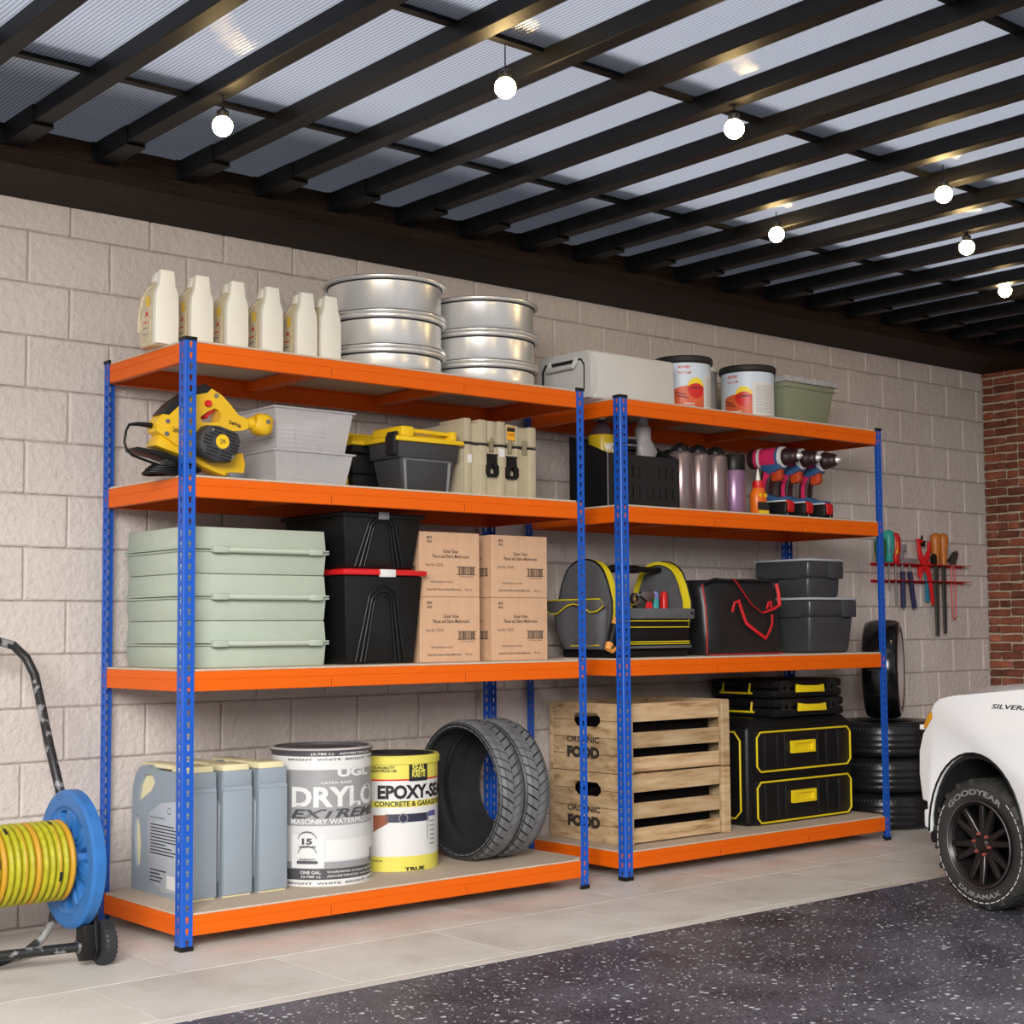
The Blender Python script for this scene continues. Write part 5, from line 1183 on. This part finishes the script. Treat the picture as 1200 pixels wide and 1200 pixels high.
# left fender with wheel arch (outer skin), profile forward/up
arch_ = [(wf+.205*math.cos(a)*1.02, wz+.02+.272*math.sin(a)) for a in [PI*i/16 for i in range(17)]]
skin = [(.262, .335), (.275, .42), (.272, .50), (.252, .560), (.222, .595), (.205, .615), (.210, .640), (.196, .664), (.165, .682), (.105, .694), (.05, .699), (-.20, .724), (-.56, .732), (-.56, .22), (-.225, .19), (-.20, .232)]
outer = skin+[(x, z) for x, z in arch_[::-1]][1:]+[(.235, .225), (.240, .33)]
B().prism([outer], 'yz', -.007, .007, bev=.005, T=Matrix(((0, 1, 0, 0), (1, 0, 0, -.007), (0, 0, 1, 0), (0, 0, 0, 1)))).obj('fender', 'car_white', t, ang=40)
arr = [(wf+.208*math.cos(a)*1.03, wz+.02+.276*math.sin(a)) for a in [PI*i/20 for i in range(21)]]
B().tube([(x, .0, z) for x, z in arr], .004, 8).obj('arch_trim', 'black', t, ang=60)
ar2 = [(x, z) for x, z in arr]
B().prism([[(x, z) for x, z in arr]+[(x*.96+wf*.04, wz+.02+(z-wz-.02)*.94) for x, z in arr[::-1]]], 'xz', -.30, -.0145).obj('wheel_well', 'black_matte', t)
B().box(wf-.23, wf+.22, -.34, -.30, .15, .50).obj('inner_wall', 'black_matte', t)
# bonnet, far side, front
hood = B(); xs = [.262, .205, .15, .05, -.20, -.56]; zc = [.600, .655, .700, .720, .748, .758]
V = []
for i, x in enumerate(xs):
    for j in range(9):
        q = j/8; y = -.010-.93*q; edge = min(q, 1-q)*2
        V.append((x+.06*min(edge*1.6, 1), y, zc[i]-.03*(1-min(1, edge*3.5))**2+(.008 if .25 < q < .75 else 0)))
hood.add(V, [(i*9+j, i*9+j+1, (i+1)*9+j+1, (i+1)*9+j) for i in range(5) for j in range(8)]).obj('bonnet', 'car_white', t, ang=50)
B().prism([[(.262, .335), (.275, .42), (.272, .50), (.252, .560), (.205, .615), (.165, .682), (.05, .699), (-.56, .732), (-.56, .22), (.2, .22)]], 'xz', -.955, -.93).obj('far_fender', 'car_white', t)
B().hexa([(.20, -.93, .31), (.262, -.93, .31), (.262, -.03, .31), (.20, -.03, .31), (.18, -.93, .60), (.25, -.93, .60), (.25, -.03, .60), (.18, -.03, .60)], .012).obj('grille', 'black', t)
for z in (.40, .46, .52): B().box(.255, .268, -.88, -.08, z, z+.016, .004).obj('grille_bar', 'steel_dark', t)
bm_ = B().box(.226, .262, -.945, -.002, .240, .305, .010); bm_.obj('bumper', 'car_white', t)
B().box(.205, .245, -.93, -.012, .190, .238, .010).obj('lower_valance', 'black', t)
for y in (-.14, -.86): B().box(.240, .285, y-.09, y+.09, .555, .610, .012).obj('headlight', 'glass_dark', t)
B().hexa([(.205, -.03, .578), (.262, -.03, .578), (.262, -.006, .578), (.205, -.006, .578), (.205, -.03, .632), (.232, -.03, .632), (.228, -.006, .632), (.205, -.006, .632)], .004).obj('marker_light', 'amber', t)
B().box(.255, .268, -.02, .0, .572, .590, .003).obj('marker_reflector', 'white', t)
# cab, door, windscreen, bed kept simple behind the frame edge
B().prism([[(-.565, .20), (-.565, .735), (-.80, .98), (-1.30, 1.0), (-1.42, .74), (-1.42, .20)], [(-.70, .76), (-.83, .94), (-1.24, .955), (-1.31, .76)]], 'xz', -.03, -.005).obj('door', 'car_white', t)
B().prism([[(-.565, .20), (-.565, .735), (-.80, .98), (-1.30, 1.0), (-1.42, .74), (-1.42, .20)]], 'xz', -.955, -.93).obj('far_door', 'car_white', t)
B().prism([[(-.70, .76), (-.83, .94), (-1.24, .955), (-1.31, .76)]], 'xz', -.028, -.020).obj('side_window', 'glass_dark', t)
B().hexa([(-.58, -.93, .745), (-.56, -.93, .745), (-.56, -.03, .745), (-.58, -.03, .745), (-.82, -.90, .985), (-.80, -.90, .985), (-.80, -.06, .985), (-.82, -.06, .985)]).obj('windscreen', 'glass_dark', t)
B().box(-1.31, -.80, -.94, -.02, .975, 1.0, .01).box(-1.44, -1.42, -.94, -.02, .2, .74).obj('roof', 'car_white', t)
B().box(-1.42, .15, -.90, -.34, .13, .22, .01).obj('chassis', 'black_matte', t)
B().text('SILVERADO', .235, .0155, lambda u, v: (-.070-u, .0008, .658+v), bold=.02, shear=.3).obj('lettering', 'ink', t)
def truck_wheel(y0, s_):
    w_ = B(); name = 'front_wheel'
    prof = [(.140, -.012), (.148, -.004), (.185, .0), (.200, -.006), (.209, -.020), (rt-.004, -.032), (rt-.004, -.130), (.209, -.142), (.19, -.155), (.14, -.15), (.14, -.012)]
    o = B().lathe(prof, (wf, y0, wz), 'y', 72).obj('front_wheel', 'tyre_side', t, ang=45)
    b = B(); Rt = rt-.004
    for i in range(40):
        for (ya, yb, ph, sl_) in ((-.022, -.052, 0, .03), (-.056, -.082, .5, .03), (-.086, -.112, 0, -.03), (-.114, -.142, .5, -.03)):
            a = 2*PI*(i+ph)/40; da = 2*PI/40*.66; V = []
            for r_ in (Rt-.006, Rt+.004):
                for y, q in ((ya, a), (yb, a+sl_)):
                    for g in (0, da): V.append((wf+r_*math.cos(q+g), y0+y, wz+r_*math.sin(q+g)))
            b.add(V, [(4, 6, 7, 5), (0, 4, 5, 1), (2, 3, 7, 6), (0, 2, 6, 4), (1, 5, 7, 3)])
        T = Matrix.Translation((wf, y0, wz)) @ Matrix.Rotation(2*PI*i/40, 4, 'Y'); b.box(.188, .209, -.018, -.002, -.008, .008, .001, 1, T=T) if i % 2 else None
    b.obj('tread', 'tyre_side', o, kind='stuff')
    if y0 < -.5: return
    al = B().lathe([(.128, -.006), (.136, .002), (.142, .002), (.142, -.012), (.130, -.02), (.122, -.10), (.0, -.10), (.0, -.105), (.13, -.105), (.138, -.02), (.128, -.006)], (wf, y0, wz), 'y', 56)
    al.obj('rim', 'bronze', o, ang=30)
    B().lathe([(.137, .0015), (.140, .0035), (.143, .002)], (wf, y0, wz), 'y', 56).obj('rim_edge', 'steel_dark', o)
    for k in range(6):
        for q in (-.20, .20):
            T = Matrix.Translation((wf, y0, wz)) @ Matrix.Rotation(2*PI*k/6+.3+q, 4, 'Y')
            B().hexa([(.03, -.040, -.013), (.132, -.024, -.009), (.132, -.010, -.009), (.03, -.016, -.013), (.03, -.040, .013), (.132, -.024, .009), (.132, -.010, .009), (.03, -.016, .013)], .003, 1, T=T).obj('spoke', 'bronze', o)
    B().lathe([(0, -.010), (.022, -.010), (.028, -.016), (.042, -.020), (.046, -.04), (0, -.04)], (wf, y0, wz), 'y', 32).obj('hub', 'bronze', o)
    M.setdefault('red_nut', mat('red_nut', (.42, .10, .08), .35, .4))
    for k in range(6):
        a = 2*PI*k/6+.2; B().lathe([(0, -.008), (.005, -.008), (.0065, -.020), (0, -.020)], (wf+.034*math.cos(a), y0, wz+.034*math.sin(a)), 'y', 8).obj('lug_nut', 'red_nut', o)
    lt = B()
    def arc(s_txt, a_mid, span, r_, hh, flip=False):
        # seen from outside (+y), forward (+x) is to the left
        ww = span*r_
        def f(u, v):
            a = a_mid-span/2+u/r_ if not flip else a_mid+span/2-u/r_
            q = r_+v if not flip else r_+hh-v
            return (wf+q*math.cos(a), y0+.0012-(.006*max(0, q-.185)/.015), wz+q*math.sin(a))
        lt.text(s_txt, ww, hh, f, bold=.03)
    arc('GOODYEAR', PI/2-.10, 1.55, .160, .019); arc('DURAMAX', -PI/2, 1.15, .160, .016, True)
    lt.obj('lettering', mat('raised_grey_letter', (.24, .24, .225), .5), o)
    wl = B()
    for k in range(46):
        if 20 < k < 33: continue
        a = -2.2+2*PI*k/46; V = [(wf+r_*math.cos(q), y0+.0004, wz+r_*math.sin(q)) for r_ in (.1868, .1898) for q in (a, a+.05, a+.10)]
        wl.add(V, [(0, 1, 4, 3), (1, 2, 5, 4)])
    wl.obj('white_line', 'white', o)
truck_wheel(-.012, 1); truck_wheel(-.80, -1)

# ================================================================== ROOF BULBS
M['bulb'] = mat('glowing_bulb', (1, .70, .30), .3, emit=90)
def bulb(loc, label, big):
    t = thing('light_bulb', label, 'bulb', loc, group='globe bulbs under the roof')
    g = B().ball((0, 0, 0), .0275, 12).obj('globe', 'bulb', t, ang=180)
    B().lathe([(0, .022), (.014, .022), (.016, .030), (.016, .040), (.010, .046), (.0035, .050), (.0018, .056), (.0018, big), (0, big)], n=18).obj('socket', 'black', t, ang=40)
    return t
BUL = [((-.145, -.474, 2.28), 'globe bulb at the far left, above the cream bottles'), ((.302, -1.125, 2.303), 'largest looking globe bulb, at the top centre, nearest the camera'), ((.989, -1.288, 2.299), 'globe bulb hanging just right of the top centre one, above the right rack'),
       ((2.062, -.541, 2.335), 'globe bulb over the right rack, nearest the dark wall beam'), ((2.055, -1.242, 2.32), 'globe bulb at the right, highest of the right hand four'), ((2.678, -.921, 2.31), 'globe bulb at the right, just below the highest right hand one'), ((3.600, -.507, 2.352), 'globe bulb farthest away, by the right edge, half hidden by a rafter')]
for (l_, nm), top in zip(BUL, (2.367, 2.4185, 2.367, 2.4185, 2.4185, 2.4185, 2.4185)): bulb(l_, nm, top-l_[2])
